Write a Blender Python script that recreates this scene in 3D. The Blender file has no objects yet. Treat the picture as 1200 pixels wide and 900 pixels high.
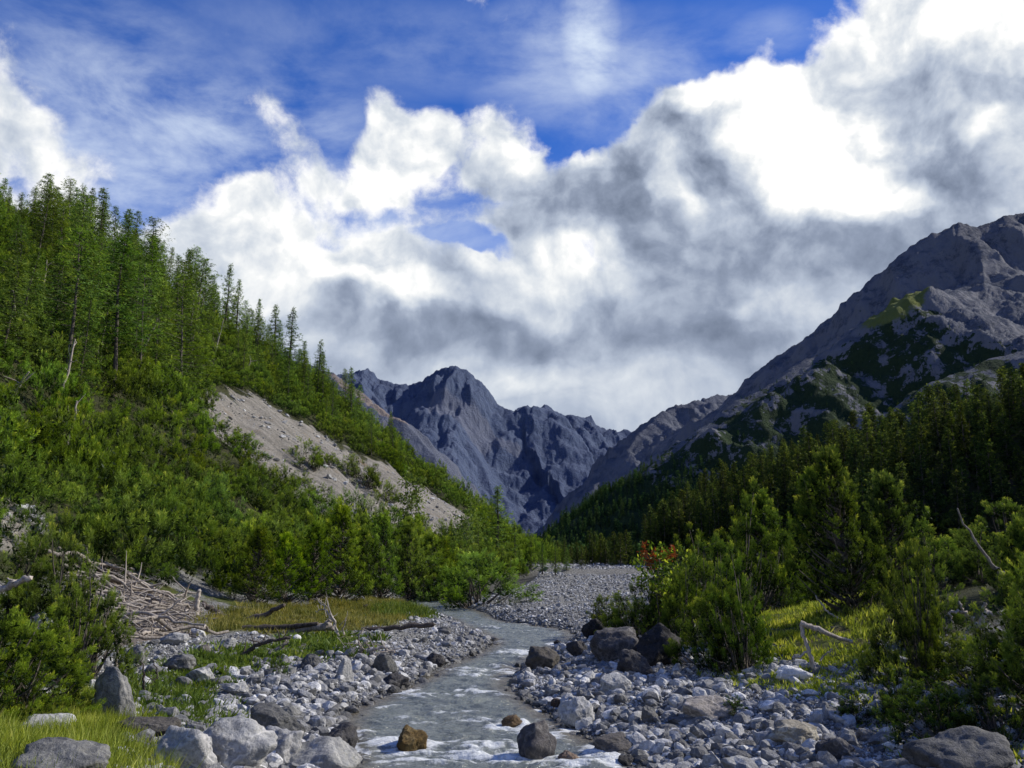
import bpy, math, random
import numpy as np
from mathutils import Vector, Matrix
R = math.radians
scene = bpy.context.scene
COL = scene.collection
FOC = 1016.0
PITCH = R(11.4)
CP, SP = math.cos(PITCH), math.sin(PITCH)
EYE = np.array([0.0, 0.0, 3.2])
SUN_AZ, SUN_EL = R(76), R(35)

def ray(px, py):
    """world direction (y component 1) seen at a spot of the photograph"""
    u = (px-600)/FOC; v = (450-py)/FOC
    d = np.array([u, CP - v*SP, SP + v*CP])
    return d/d[1]
def at(px, py, Y):
    return EYE + ray(px, py)*Y
def to_px(P):
    P = np.asarray(P, float) - EYE
    f = P[..., 1]*CP + P[..., 2]*SP
    v = (-P[..., 1]*SP + P[..., 2]*CP)/f
    return 600 + FOC*P[..., 0]/f, 450 - FOC*v

# ---------------------------------------------------------------- camera, render settings
cam = bpy.data.cameras.new('camera'); camo = bpy.data.objects.new('camera', cam); COL.objects.link(camo)
camo.location = EYE; camo.rotation_euler = (math.pi/2 + PITCH, 0, 0)
cam.sensor_width = 36; cam.lens = 36*FOC/1200; cam.clip_start = .1; cam.clip_end = 60000
scene.camera = camo
scene.render.engine = 'CYCLES'
cy = scene.cycles
cy.max_bounces = 5; cy.diffuse_bounces = 3; cy.glossy_bounces = 2; cy.transmission_bounces = 3; cy.transparent_max_bounces = 4
cy.caustics_reflective = False; cy.caustics_refractive = False
cy.use_denoising = True
cy.use_adaptive_sampling = True; cy.adaptive_threshold = .015; cy.adaptive_min_samples = 8
scene.view_settings.view_transform = 'Standard'; scene.view_settings.look = 'None'
scene.view_settings.exposure = 0; scene.view_settings.gamma = 1

# ---------------------------------------------------------------- numpy noise
def _hash(a, b, c, seed):
    h = (a.astype(np.uint32)*np.uint32(374761393) + b.astype(np.uint32)*np.uint32(668265263)
         + c.astype(np.uint32)*np.uint32(2147483647) + np.uint32((seed*974711 + 12345) & 0xffffffff))
    h = (h ^ (h >> np.uint32(13)))*np.uint32(1274126177)
    h = (h ^ (h >> np.uint32(16)))*np.uint32(2246822519)
    return h ^ (h >> np.uint32(15))
_G = np.array([[1,1,0],[-1,1,0],[1,-1,0],[-1,-1,0],[1,0,1],[-1,0,1],[1,0,-1],[-1,0,-1],
               [0,1,1],[0,-1,1],[0,1,-1],[0,-1,-1],[1,1,0],[-1,1,0],[0,-1,1],[0,-1,-1]], np.float32)
def gnoise(x, y, z=0, seed=0):
    with np.errstate(over='ignore'):
        x = np.asarray(x, np.float64); y = np.asarray(y, np.float64); z = np.asarray(z, np.float64)
        x, y, z = np.broadcast_arrays(x, y, z)
        xi = np.floor(x).astype(np.int64); yi = np.floor(y).astype(np.int64); zi = np.floor(z).astype(np.int64)
        xf = x-xi; yf = y-yi; zf = z-zi
        s = lambda t: t*t*t*(t*(t*6-15)+10)
        u, v, w = s(xf), s(yf), s(zf)
        out = 0
        for dz in (0, 1):
            for dy in (0, 1):
                for dx in (0, 1):
                    g = _G[_hash(xi+dx, yi+dy, zi+dz, seed) & np.uint32(15)]
                    d = g[..., 0]*(xf-dx) + g[..., 1]*(yf-dy) + g[..., 2]*(zf-dz)
                    out = out + d*(u if dx else 1-u)*(v if dy else 1-v)*(w if dz else 1-w)
    return out
def fbm(x, y, z=0, octaves=4, seed=0, gain=.5, lac=2.03):
    o, a = 0, 1.0
    for i in range(octaves):
        o = o + a*gnoise(x, y, z, seed+i*17); x = np.asarray(x)*lac; y = np.asarray(y)*lac; z = np.asarray(z)*lac; a *= gain
    return o
def ridged(x, y, z=0, octaves=4, seed=0, gain=.5, lac=2.07):
    o, a = 0, 1.0
    for i in range(octaves):
        o = o + a*(1-2*np.abs(gnoise(x, y, z, seed+i*23))); x = np.asarray(x)*lac; y = np.asarray(y)*lac; z = np.asarray(z)*lac; a *= gain
    return o
def sstep(a, b, x):
    t = np.clip((x-a)/(b-a), 0, 1); return t*t*(3-2*t)

# ---------------------------------------------------------------- node helpers
class Tree:
    def __init__(s, nt): s.nt = nt; s.nt.nodes.clear()
    def new(s, kind, **kw):
        n = s.nt.nodes.new(kind)
        for k, v in kw.items(): setattr(n, k, v)
        return n
    def put(s, sock, v):
        if isinstance(v, E): s.nt.links.new(v.o, sock)
        elif v is not None: sock.default_value = v
    def math(s, op, a, b=None, c=None, clamp=False):
        n = s.new('ShaderNodeMath', operation=op); n.use_clamp = clamp
        for i, v in enumerate((a, b, c)):
            if v is not None: s.put(n.inputs[i], v)
        return E(s, n.outputs[0])
    def vmath(s, op, a, b=None, scale=None):
        n = s.new('ShaderNodeVectorMath', operation=op)
        s.put(n.inputs[0], a)
        if b is not None: s.put(n.inputs[1], b)
        if scale is not None: s.put(n.inputs['Scale'], scale)
        return E(s, n.outputs['Value'] if op in ('DOT_PRODUCT', 'LENGTH') else n.outputs[0])
    def noise(s, vec, scale=1, detail=4, rough=.5, dist=0, lac=2, col=False, kind='FBM', norm=True):
        n = s.new('ShaderNodeTexNoise'); n.noise_dimensions = '3D'; n.noise_type = kind
        n.normalize = norm
        s.put(n.inputs['Vector'], vec); s.put(n.inputs['Scale'], scale); s.put(n.inputs['Detail'], detail)
        s.put(n.inputs['Roughness'], rough); s.put(n.inputs['Distortion'], dist); s.put(n.inputs['Lacunarity'], lac)
        return E(s, n.outputs['Color' if col else 'Fac'])
    def voronoi(s, vec, scale=1, feature='F1', out='Distance', rand=1):
        n = s.new('ShaderNodeTexVoronoi', feature=feature); s.put(n.inputs['Vector'], vec); s.put(n.inputs['Scale'], scale)
        s.put(n.inputs['Randomness'], rand)
        return E(s, n.outputs[out])
    def mix(s, f, a, b):
        n = s.new('ShaderNodeMix', data_type='RGBA')
        s.put(n.inputs[0], f); s.put(n.inputs[6], a); s.put(n.inputs[7], b)
        return E(s, n.outputs[2])
    def blend(s, kind, f, a, b):
        n = s.new('ShaderNodeMix', data_type='RGBA', blend_type=kind)
        s.put(n.inputs[0], f); s.put(n.inputs[6], a); s.put(n.inputs[7], b)
        return E(s, n.outputs[2])
    def step(s, a, b, x, smooth=True):
        n = s.new('ShaderNodeMapRange'); n.interpolation_type = 'SMOOTHSTEP' if smooth else 'LINEAR'
        s.put(n.inputs[0], x); s.put(n.inputs[1], a); s.put(n.inputs[2], b)
        return E(s, n.outputs[0])
    def attr(s, name, out='Fac'):
        n = s.new('ShaderNodeAttribute'); n.attribute_name = name
        return E(s, n.outputs[out])
    def sep(s, v):
        n = s.new('ShaderNodeSeparateXYZ'); s.put(n.inputs[0], v); return [E(s, o) for o in n.outputs]
    def comb(s, x, y, z):
        n = s.new('ShaderNodeCombineXYZ')
        for i, v in enumerate((x, y, z)): s.put(n.inputs[i], v)
        return E(s, n.outputs[0])
    def hsv(s, col, h=.5, sat=1, val=1):
        n = s.new('ShaderNodeHueSaturation'); s.put(n.inputs['Color'], col)
        s.put(n.inputs['Hue'], h); s.put(n.inputs['Saturation'], sat); s.put(n.inputs['Value'], val)
        return E(s, n.outputs[0])
    def bump(s, h, strength=.5, dist=.1):
        n = s.new('ShaderNodeBump'); s.put(n.inputs['Height'], h); s.put(n.inputs['Strength'], strength); s.put(n.inputs['Distance'], dist)
        return E(s, n.outputs[0])
class E:
    def __init__(s, t, o): s.t = t; s.o = o
    def __add__(s, b): return s.t.math('ADD', s, b)
    __radd__ = __add__
    def __mul__(s, b): return s.t.math('MULTIPLY', s, b)
    __rmul__ = __mul__
    def __sub__(s, b): return s.t.math('SUBTRACT', s, b)
    def __rsub__(s, b): return s.t.math('SUBTRACT', b, s)
    def __truediv__(s, b): return s.t.math('DIVIDE', s, b)
    def clamp(s): return s.t.math('ADD', s, 0.0, clamp=True)
def C4(r, g, b): return (r, g, b, 1)
def srgb(r, g, b):
    f = lambda c: (c/255/12.92) if c/255 <= .04045 else ((c/255+.055)/1.055)**2.4
    return (f(r), f(g), f(b), 1)
# ---------------------------------------------------------------- sun and sky
sun = bpy.data.lights.new('sun', 'SUN'); suno = bpy.data.objects.new('sun', sun); COL.objects.link(suno)
sun.energy = 5.0; sun.angle = R(.55); sun.color = (1, .93, .80)
sd = Vector((math.sin(SUN_AZ)*math.cos(SUN_EL), math.cos(SUN_AZ)*math.cos(SUN_EL), math.sin(SUN_EL)))
suno.rotation_euler = (-sd).to_track_quat('-Z', 'Y').to_euler()

world = bpy.data.worlds.new('World'); scene.world = world; world.use_nodes = True
world.cycles.sampling_method = 'MANUAL'; world.cycles.sample_map_resolution = 512
def build_sky():
    t = Tree(world.node_tree)
    out = t.new('ShaderNodeOutputWorld'); bg = t.new('ShaderNodeBackground')
    sky = t.new('ShaderNodeTexSky', sky_type='NISHITA'); sky.sun_disc = False
    sky.sun_elevation = SUN_EL; sky.sun_rotation = SUN_AZ
    sky.altitude = 1600; sky.air_density = 1.0; sky.dust_density = .25; sky.ozone_density = 2.2
    STR = .1
    tc = t.new('ShaderNodeTexCoord'); d = E(t, tc.outputs['Generated'])
    x, y, z = t.sep(d)
    az = t.math('ARCTAN2', x, y)
    el = t.math('ARCSINE', z)
    def azel(px, py):
        r = ray(px, py); r = r/np.linalg.norm(r); return math.atan2(r[0], r[1]), math.asin(r[2])
    P = t.comb(az, el, 0.0)
    def field(items, P=P):
        acc = 0.0
        for w, px, py, rx, ry in items:
            a, e = azel(px, py)
            sx, sy = FOC*math.cos(e)/rx*.7071, FOC/ry*.7071
            q = t.new('ShaderNodeVectorMath', operation='MULTIPLY_ADD')
            t.put(q.inputs[0], P); q.inputs[1].default_value = (sx, sy, 0); q.inputs[2].default_value = (-a*sx, -e*sy, 0)
            qq = E(t, q.outputs[0])
            f = t.math('SUBTRACT', 1.0, t.vmath('DOT_PRODUCT', qq, qq), clamp=True)
            acc = t.math('MULTIPLY_ADD', f, w, acc)
        return acc
    # direction warped a little, so that the cumulus edges curl
    warp = t.noise(d, 6.5, 5, .5, col=True)
    dw = t.vmath('ADD', d, t.vmath('SCALE', t.vmath('SUBTRACT', warp, (.5, .5, .5)), scale=.06))
    dl = t.vmath('ADD', dw, (.014, -.003, .013))           # a step towards the sun, for the light on the billows
    n1 = t.noise(dw, 6.0, 13, .63)
    v1 = t.voronoi(t.vmath('ADD', dw, t.vmath('SCALE', t.vmath('SUBTRACT', t.noise(d, 30, 4, .6, col=True), (.5, .5, .5)), scale=.03)), 17, 'SMOOTH_F1')
    m1 = t.noise(dw, 9, 6, .54)
    m2 = t.noise(dl, 9, 6, .54)
    # the big shapes follow the warped direction too
    wx, wy, wz = t.sep(t.vmath('SUBTRACT', warp, (.5, .5, .5)))
    PW = t.comb(t.math('MULTIPLY_ADD', wx, .20, az), t.math('MULTIPLY_ADD', wz, .17, el), 0.0)
    cover = field([
        (.72, 15, 100, 56, 64), (.75, 0, 200, 90, 70), (.42, 130, 200, 50, 40), (.34, 255, 25, 50, 20),
        (.5, 235, 255, 60, 40), (.62, 300, 320, 140, 80), (.34, 345, 160, 30, 40), (.3, 290, 250, 60, 40),
        (.95, 570, 172, 72, 52), (.72, 470, 160, 40, 46), (.55, 425, 215, 70, 36), (.34, 560, 275, 130, 44),
        (.5, 640, 250, 90, 60), (.45, 700, 215, 60, 50), (.45, 480, 345, 130, 36),
        (1.0, 850, 150, 95, 64), (.95, 930, 230, 170, 100), (.6, 790, 290, 150, 110), (.5, 770, 115, 50, 30),
        (1.2, 1130, 60, 140, 100), (1.0, 1180, 180, 140, 110), (.5, 1000, 30, 44, 60), (.7, 1080, 280, 150, 80),
        (-.42, 570, 294, 56, 12), (-.40, 445, 268, 46, 16), (-.30, 210, 250, 60, 26), (-.30, 600, 300, 40, 10), (-.30, 230, 150, 70, 30), (-.45, 690, 120, 50, 50), (-.5, 850, 30, 100, 40), (-.4, 645, 190, 16, 22), (-.3, 400, 160, 40, 40), (-.25, 180, 255, 40, 30), (-.25, 390, 300, 50, 20),
    ], PW)
    cover = cover + t.step(R(23), R(13.5), el)*1.3
    away_fill = t.step(R(48), R(85), t.math('ABSOLUTE', az)); away_fill = t.math('MAXIMUM', away_fill, t.step(R(40), R(60), el))
    cover = cover + away_fill*.22  # extra clouds added out of view, as fill light for the shadows
    dens = cover + (n1 - .5)*2.5 + (.42 - v1)*.30 - .17
    alpha = t.step(.14, .60, dens)
    # high thin veil
    ws = t.vmath('MULTIPLY', d, (1.0, 1.0, 2.2))
    wn = t.noise(ws, 6, 8, .6, dist=.25)
    veil = field([(.30, 330, 200, 200, 80), (.55, 720, 120, 120, 60), (.75, 110, 130, 120, 90), (.5, 330, 150, 80, 60), (.5, 420, 290, 250, 70), (.30, 550, 60, 300, 40), (.55, 692, 25, 24, 60), (.45, 655, 22, 60, 26), (.3, 905, 55, 40, 30)])
    veil = t.math('MULTIPLY', veil, t.step(.3, .75, wn), clamp=True)
    bright = field([
        (.3, 20, 160, 110, 110), (.34, 280, 250, 190, 80), (.2, 330, 330, 90, 60), (.2, 150, 190, 80, 60), (.5, 570, 165, 70, 46), (.36, 475, 165, 40, 40), (.16, 430, 225, 60, 30),
        (.75, 900, 130, 72, 44), (.8, 945, 195, 66, 60), (.6, 990, 232, 60, 34), (.62, 820, 104, 50, 20), (.5, 1065, 236, 36, 18), (.8, 1160, 26, 70, 46), (.4, 1020, 20, 50, 40),
        (.45, 460, 346, 80, 13), (.42, 650, 345, 70, 34), (.3, 745, 320, 18, 40), (.34, 790, 215, 18, 34), (.26, 690, 190, 26, 12), (.34, 630, 450, 56, 18), (.2, 890, 372, 46, 11),
        (.25, 1165, 160, 14, 12), (.1, 560, 330, 160, 18),
        (-.3, 765, 165, 50, 36), (-.3, 715, 240, 80, 34), (-.36, 845, 200, 34, 46), (-.36, 830, 310, 90, 46), (-.3, 1000, 305, 110, 34), (-.38, 1075, 120, 60, 60), (-.3, 1150, 205, 90, 34),
        (-.34, 430, 378, 110, 22), (-.28, 560, 395, 120, 24), (-.26, 760, 400, 150, 40), (-.14, 620, 240, 40, 20), (-.2, 900, 420, 130, 36), (-.2, 380, 460, 120, 30), (-.12, 640, 285, 70, 22),
    ], PW)
    calm = t.step(R(9), R(27), el)*.55 + .45
    relief = ((m1 - m2)*2.6 + (n1 - .5)*.9 + (.42 - v1)*.42)*calm
    edge = t.step(.9, .3, dens)                          # thin rims let the light through
    sh = away_fill*.05 + bright*.78 + relief + edge*.16 + .55
    sh = t.math('ADD', sh, 0.0, clamp=True)
    ramp = t.new('ShaderNodeValToRGB'); cr = ramp.color_ramp
    t.put(ramp.inputs[0], sh)
    stops = [(0, srgb(116, 128, 150)), (.25, srgb(146, 158, 180)), (.5, srgb(182, 193, 211)), (.74, srgb(216, 223, 232)), (.93, srgb(247, 249, 250)), (1, (1.04, 1.04, 1.03, 1))]
    while len(cr.elements) < len(stops): cr.elements.new(.5)
    for e_, (p, c) in zip(cr.elements, stops): e_.position = p; e_.color = c
    ccol = t.vmath('SCALE', E(t, ramp.outputs[0]), scale=1/STR)
    # the clear sky: Nishita, deepened
    scol = t.vmath('MULTIPLY', E(t, sky.outputs[0]), (.40, .84, 1.72))
    pale = t.vmath('SCALE', (.56, .68, .86), scale=1/STR)
    low = t.step(.42, .18, el)*.35
    scol = t.mix(low, scol, pale)
    scol = t.mix(veil, scol, t.vmath('SCALE', (.72, .82, .97), scale=1/STR))
    vis = t.step(-.02, .03, el)
    ground = C4(.8, .9, .8)
    col = t.mix(alpha, scol, ccol)
    col = t.mix(vis, ground, col)
    t.put(bg.inputs['Color'], col); bg.inputs['Strength'].default_value = STR
    t.nt.links.new(bg.outputs[0], out.inputs[0])
build_sky()
# ---------------------------------------------------------------- mesh helpers
def mesh_obj(name, verts, faces, mats=(), parent=None, smooth=False, link=True, attrs=None, midx=None):
    """verts Nx3, faces: list of index arrays of equal width (Mx3 / Mx4) joined into one mesh"""
    me = bpy.data.meshes.new(name)
    verts = np.ascontiguousarray(verts, np.float32)
    if not isinstance(faces, (list, tuple)): faces = [faces]
    faces = [np.asarray(f, np.int32) for f in faces if len(f)]
    nl = sum(f.size for f in faces); nf = sum(len(f) for f in faces)
    me.vertices.add(len(verts)); me.vertices.foreach_set('co', verts.ravel())
    me.loops.add(nl); me.loops.foreach_set('vertex_index', np.concatenate([f.ravel() for f in faces]))
    me.polygons.add(nf)
    tot = np.concatenate([np.full(len(f), f.shape[1], np.int32) for f in faces])
    st = np.concatenate([[0], np.cumsum(tot)[:-1]]).astype(np.int32)
    me.polygons.foreach_set('loop_start', st)
    try: me.polygons.foreach_set('loop_total', tot)
    except Exception: pass
    me.polygons.foreach_set('use_smooth', np.full(nf, smooth, bool))
    for m in mats: me.materials.append(m)
    if midx is not None: me.polygons.foreach_set('material_index', np.asarray(midx, np.int32))
    if attrs:
        for k, v in attrs.items():
            v = np.asarray(v, np.float32)
            if v.ndim == 1:
                a = me.attributes.new(k, 'FLOAT', 'POINT'); a.data.foreach_set('value', v)
            else:
                a = me.attributes.new(k, 'FLOAT_COLOR', 'POINT'); a.data.foreach_set('color', v.ravel())
    me.update(calc_edges=True)
    if not link: return me
    o = bpy.data.objects.new(name, me); COL.objects.link(o); o.parent = parent
    return o
def grid_faces(nr, nc):
    i = np.arange(nr*nc).reshape(nr, nc)
    return np.stack([i[:-1, :-1], i[:-1, 1:], i[1:, 1:], i[1:, :-1]], -1).reshape(-1, 4)
def tag(o, label=None, cat=None, group=None, kind=None):
    if label: o['label'] = label
    if cat: o['category'] = cat
    if group: o['group'] = group
    if kind: o['kind'] = kind
    return o
def material(name):
    m = bpy.data.materials.new(name); m.use_nodes = True
    return m, Tree(m.node_tree)
def finish(t, col, rough=.9, normal=None, spec=.3, extra=None):
    out = t.new('ShaderNodeOutputMaterial'); b = t.new('ShaderNodeBsdfPrincipled')
    t.put(b.inputs['Base Color'], col); t.put(b.inputs['Roughness'], rough); t.put(b.inputs['Specular IOR Level'], spec)
    if normal is not None: t.put(b.inputs['Normal'], normal)
    t.nt.links.new(b.outputs[0], out.inputs[0]); return b
def wpos(t): return E(t, t.new('ShaderNodeNewGeometry').outputs['Position'])

# ---------------------------------------------------------------- the lie of the land
def wz_(y): return .004*(np.asarray(y, float)-14)
def on_water(px, py):
    r = ray(px, py)           # EYE.z + r.z*Y = .004*(Y-14)
    Y = (EYE[2]+.056)/(.004 - r[2]); return r[0]*Y, Y
L_EDGE = [(385,985),(408,905),(404,872),(400,847),(412,832),(477,806),(530,779),(572,762),(582,750),(545,734),(517,721)]
R_EDGE = [(830,985),(762,905),(738,888),(682,862),(648,842),(618,822),(590,801),(612,777),(660,756),(676,741),(633,733),(582,728),(567,717)]
le = np.array([on_water(*p) for p in L_EDGE]); re_ = np.array([on_water(*p) for p in R_EDGE])
le = np.vstack([[[-3.4, -6]], le, [[-9, 62], [-3, 90], [3, 130]]])
re_ = np.vstack([[[6.0, -6]], re_, [[-4.5, 62], [1, 90], [6, 130]]])
def smooth_line(P, n=3):
    for _ in range(n):
        Q = [P[0]]
        for a, b in zip(P[:-1], P[1:]): Q += [a*.75+b*.25, a*.25+b*.75]
        P = np.array(Q + [P[-1]])
    return P
le = smooth_line(le, 1); re_ = smooth_line(re_, 1)
RIVER = np.vstack([le, re_[::-1]])
def seg_dist(x, y, P):
    """distance to a polyline, arc length and interpolated extra columns at the nearest point"""
    best = np.full(x.shape, 1e18); arc = np.zeros(x.shape); ex = [np.zeros(x.shape) for _ in range(P.shape[1]-2)]
    sgn = np.zeros(x.shape); acc = 0
    for a, b in zip(P[:-1], P[1:]):
        dx, dy = b[0]-a[0], b[1]-a[1]; L2 = dx*dx+dy*dy
        t = np.clip(((x-a[0])*dx + (y-a[1])*dy)/L2, 0, 1)
        ox = x-(a[0]+t*dx); oy = y-(a[1]+t*dy); d2 = ox*ox+oy*oy
        m = d2 < best
        best = np.where(m, d2, best); arc = np.where(m, acc + t*math.sqrt(L2), arc)
        sgn = np.where(m, np.sign(dx*oy-dy*ox), sgn)
        for k in range(len(ex)): ex[k] = np.where(m, a[2+k] + t*(b[2+k]-a[2+k]), ex[k])
        acc += math.sqrt(L2)
    return np.sqrt(best), arc, sgn, ex
def in_poly(x, y, P):
    c = np.zeros(x.shape, bool); n = len(P)
    for i in range(n):
        x1, y1 = P[i][:2]; x2, y2 = P[(i+1) % n][:2]
        if y1 == y2: continue
        c ^= ((y1 > y) != (y2 > y)) & (x < (x2-x1)*(y-y1)/(y2-y1)+x1)
    return c
def poly_mask(x, y, P, soft):
    """1 inside, 0 outside, blended over soft metres"""
    Q = np.vstack([P, P[:1]])[:, :2]
    d = seg_dist(x, y, Q)[0]; d = np.where(in_poly(x, y, P), d, -d)
    return sstep(-soft, soft, d)
def smin(a, b, k):
    h = np.clip(.5+.5*(b-a)/k, 0, 1); return b*(1-h)+a*h-k*h*(1-h)
def smax(a, b, k): return -smin(-a, -b, k)
def foot_left(y):
    f = np.where(y < 44, -13 - .05*(44-y), -13 + .189*(y-44))
    return f - .013*np.clip(y-150, 0, None)**2 - .2*np.clip(16-y, 0, 30)
SPUR = np.array([(170,30,66),(120,70,48),(87,95,33.5),(67,110,22.5),(57,140,20),(46,170,17),(38,193,10.5),(31,212,5),(27,232,0)], float)
def river_side(x, y):
    x = np.asarray(x, float); y = np.asarray(y, float)
    m = (y < 120) & (np.abs(x) < 45)
    if m.all(): return river_near(x, y)
    d = np.full(x.shape, 20.0); left = x < 2
    if m.any(): d[m], left[m] = river_near(x[m], y[m])
    return d, left
def river_near(x, y):
    dl = seg_dist(x, y, le); dr = seg_dist(x, y, re_)
    ins = in_poly(x, y, RIVER)
    left = dl[0] < dr[0]
    d = np.where(left, dl[0], dr[0])
    return np.where(ins, -d, d), left
def height(x, y, fine=True):
    x = np.asarray(x, float); y = np.asarray(y, float)
    d, left = river_side(x, y)
    dn = d + .35*gnoise(x*.9, y*.9, 3.3)*sstep(0, 1.5, np.abs(d))
    hl = np.interp(dn, [-3, -.6, 0, .5, 2, 4, 8, 14, 60], [-.5, -.3, -.03, .2, .42, .66, .95, 1.05, 1.6])
    hr = np.interp(dn, [-3, -.6, 0, .6, 2.5, 6, 8, 10.5, 13, 20, 40, 90], [-.5, -.3, -.03, .18, .38, .75, 1.25, 2.0, 2.5, 3.3, 4.0, 6])
    hf = np.interp(dn, [-3, -.6, 0, .6, 3, 14, 22, 40, 90], [-.5, -.3, -.03, .25, .5, .8, 1.6, 3, 6])
    t = sstep(33, 44, y + .5*(x-4))
    hr = hr*(1-t) + hf*t
    h = np.where(left, hl, hr) + wz_(y)
    out = sstep(0, 1.5, d)
    h = h + out*(.16*gnoise(x*.35, y*.35, 1.7) + .10*gnoise(x*1.1, y*1.1, 5.1))
    h = h + .75*np.exp(-(((x+6.2)/2.3)**2 + ((y-9.0)/2.6)**2)) - .3*np.exp(-((x/4)**2+((y-1)/5)**2))
    # a low dune of rubble far up the bed
    h = h + .9*np.exp(-(((x-3.0)/4.5)**2 + ((y-108)/9)**2))
    # left hillside
    s = foot_left(y) - x
    n = fbm(x*.05, y*.05, 2.2, 3)
    sl = np.where(s > -6, s + .8*n*sstep(0, 8, s)*3, s)
    ramp = np.log1p(np.exp(np.clip(sl/1.6, -30, 30)))*1.6
    ramp = np.where(sl > 40, sl, ramp)
    hill = smin(.73*ramp, 45 + .06*(ramp-60), 9)
    hill = np.where(sl < -20, 0, hill)
    if fine: hill = hill + (.7*gnoise(x*.16, y*.16, 9.1) + .25*gnoise(x*.5, y*.5, 4.4))*sstep(1, 9, s)
    tt = x*.66 + y*.75      # rills run down the bare scree
    h = h + hill - .55*np.clip(ridged(tt*.16, s*.02, 3.3, 3, seed=77)-.2, 0, 2)*sstep(3, 9, s)
    # wooded spur on the right
    dd, arc, sg, ex = seg_dist(x, y, SPUR)
    front = sg > 0
    sp = ex[0] - np.where(front, .70, .42)*dd + 1.4*gnoise(arc*.05, dd*.03, 7.7)*sstep(0, 12, dd)
    sp = sp - 1.6*np.exp(-(dd/6)**2)
    h = smax(h, sp + .6*gnoise(x*.13, y*.13, 6.6), 1.5)
    return h
def hit(px, py, y0=6.0, y1=320.0, n=110):
    r = ray(px, py)
    a, b = y0, y1
    for k in range(4):
        Y = np.geomspace(a, b, n if k == 0 else 14)
        P = EYE[None] + r[None]*Y[:, None]
        below = P[:, 2] < height(P[:, 0], P[:, 1])
        i = int(np.argmax(below))
        if not below[i]:
            if k == 0: return None
            i = len(Y)-1
        a, b = (Y[i-1] if i else Y[0]*.999), Y[i]
    return EYE + r*b
def hits(pts): return np.array([h for h in (hit(*p) for p in pts) if h is not None])
ZONE = {k: hits(v) for k, v in {
    'scree': [(238,470),(285,458),(340,490),(400,522),(445,542),(500,572),(552,604),(560,640),(520,645),(470,642),(430,625),(380,600),(330,572),(290,540),(252,502)],
    'bare': [(0,598),(28,590),(56,603),(46,628),(0,642)],
    'drift': [(92,655),(125,668),(180,690),(235,715),(225,745),(150,760),(95,740)],
    'ochre': [(225,742),(262,716),(380,706),(505,704),(522,716),(440,737),(330,742)],
    'lawn': [(868,705),(960,694),(1060,690),(1062,745),(1000,778),(935,785),(890,768)],
    'nearlawn': [(-60,838),(60,828),(120,822),(150,845),(172,880),(180,960),(-60,990)],
    'greens': [(190,790),(250,762),(330,752),(400,742),(440,748),(420,765),(330,778),(250,795)],
}.items()}
def add_ground():
    nr, nc = 720, 640
    Yp = np.geomspace(6, 345, nr); u = np.linspace(-1.55, 1.6, nc)
    yy = np.repeat((Yp-10)[:, None], nc, 1); xx = u[None]*Yp[:, None]
    x, y = xx.ravel(), yy.ravel()
    z = height(x, y)
    d, left = river_side(x, y)
    s = foot_left(y)-x
    dd, arc, sg, ex = seg_dist(x, y, SPUR)
    nz = fbm(x*.5, y*.5, 0, 4, seed=5)
    scree = np.maximum(poly_mask(x, y, ZONE['scree'], 2.5), poly_mask(x, y, ZONE['bare'], .8))
    scree = np.clip(scree + .9*nz*(scree > .02)*(scree < .98), 0, 1)
    drift = poly_mask(x, y, ZONE['drift'], 1.0)
    hillm = np.maximum(sstep(0, 3, s), sstep(-1.5, 1.0, ex[0]-.6*dd - 1.5)*(x > 10))
    hillm = np.maximum(hillm, sstep(1.0, 3.0, x - (.145*y + .8) + nz)*sstep(18, 22, y)*sstep(8.0, 10.0, d))
    ochre = poly_mask(x, y, ZONE['ochre'], 1.6)
    green = np.maximum.reduce([poly_mask(x, y, ZONE['lawn'], 1.2), poly_mask(x, y, ZONE['nearlawn'], .5), .62*poly_mask(x, y, ZONE['greens'], .8)])
    rb = sstep(6.3, 8.0, d + nz*1.2)*(~left)*(1-sstep(40, 50, y))
    lb = sstep(4.5, 7.5, d + nz*2.0)*left*.75
    green = np.maximum.reduce([green, .55*rb, .55*lb])*(1-ochre)
    wet = sstep(.35, .0, d)
    o = mesh_obj('ground', np.stack([x, y, z], 1), grid_faces(nr, nc), [MAT['ground']], smooth=True,
                 attrs={'scree': scree, 'soil': hillm*(1-scree), 'ochre': ochre, 'green': np.clip(green + .6*nz*(green > .05), 0, 1), 'wet': wet, 'drift': drift})
    o['kind'] = 'structure'
    # the wide country all round, under everything, out to the horizon
    n = 60; a = np.concatenate([-np.geomspace(40000, 60, n)[:], np.geomspace(60, 40000, n)])
    gx, gy = np.meshgrid(a, a); gz = np.full(gx.shape, -3.0) + np.clip(gy-320, 0, 3000)*.01
    gz = np.where((np.abs(gx) < 4000) & (gy > 320), np.minimum(gz, -3 + .01*(gy-320)), gz)
    o = mesh_obj('terrain', np.stack([gx.ravel(), gy.ravel(), gz.ravel()], 1), grid_faces(2*n, 2*n), [MAT['far_ground']], smooth=True)
    o['kind'] = 'structure'

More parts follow.
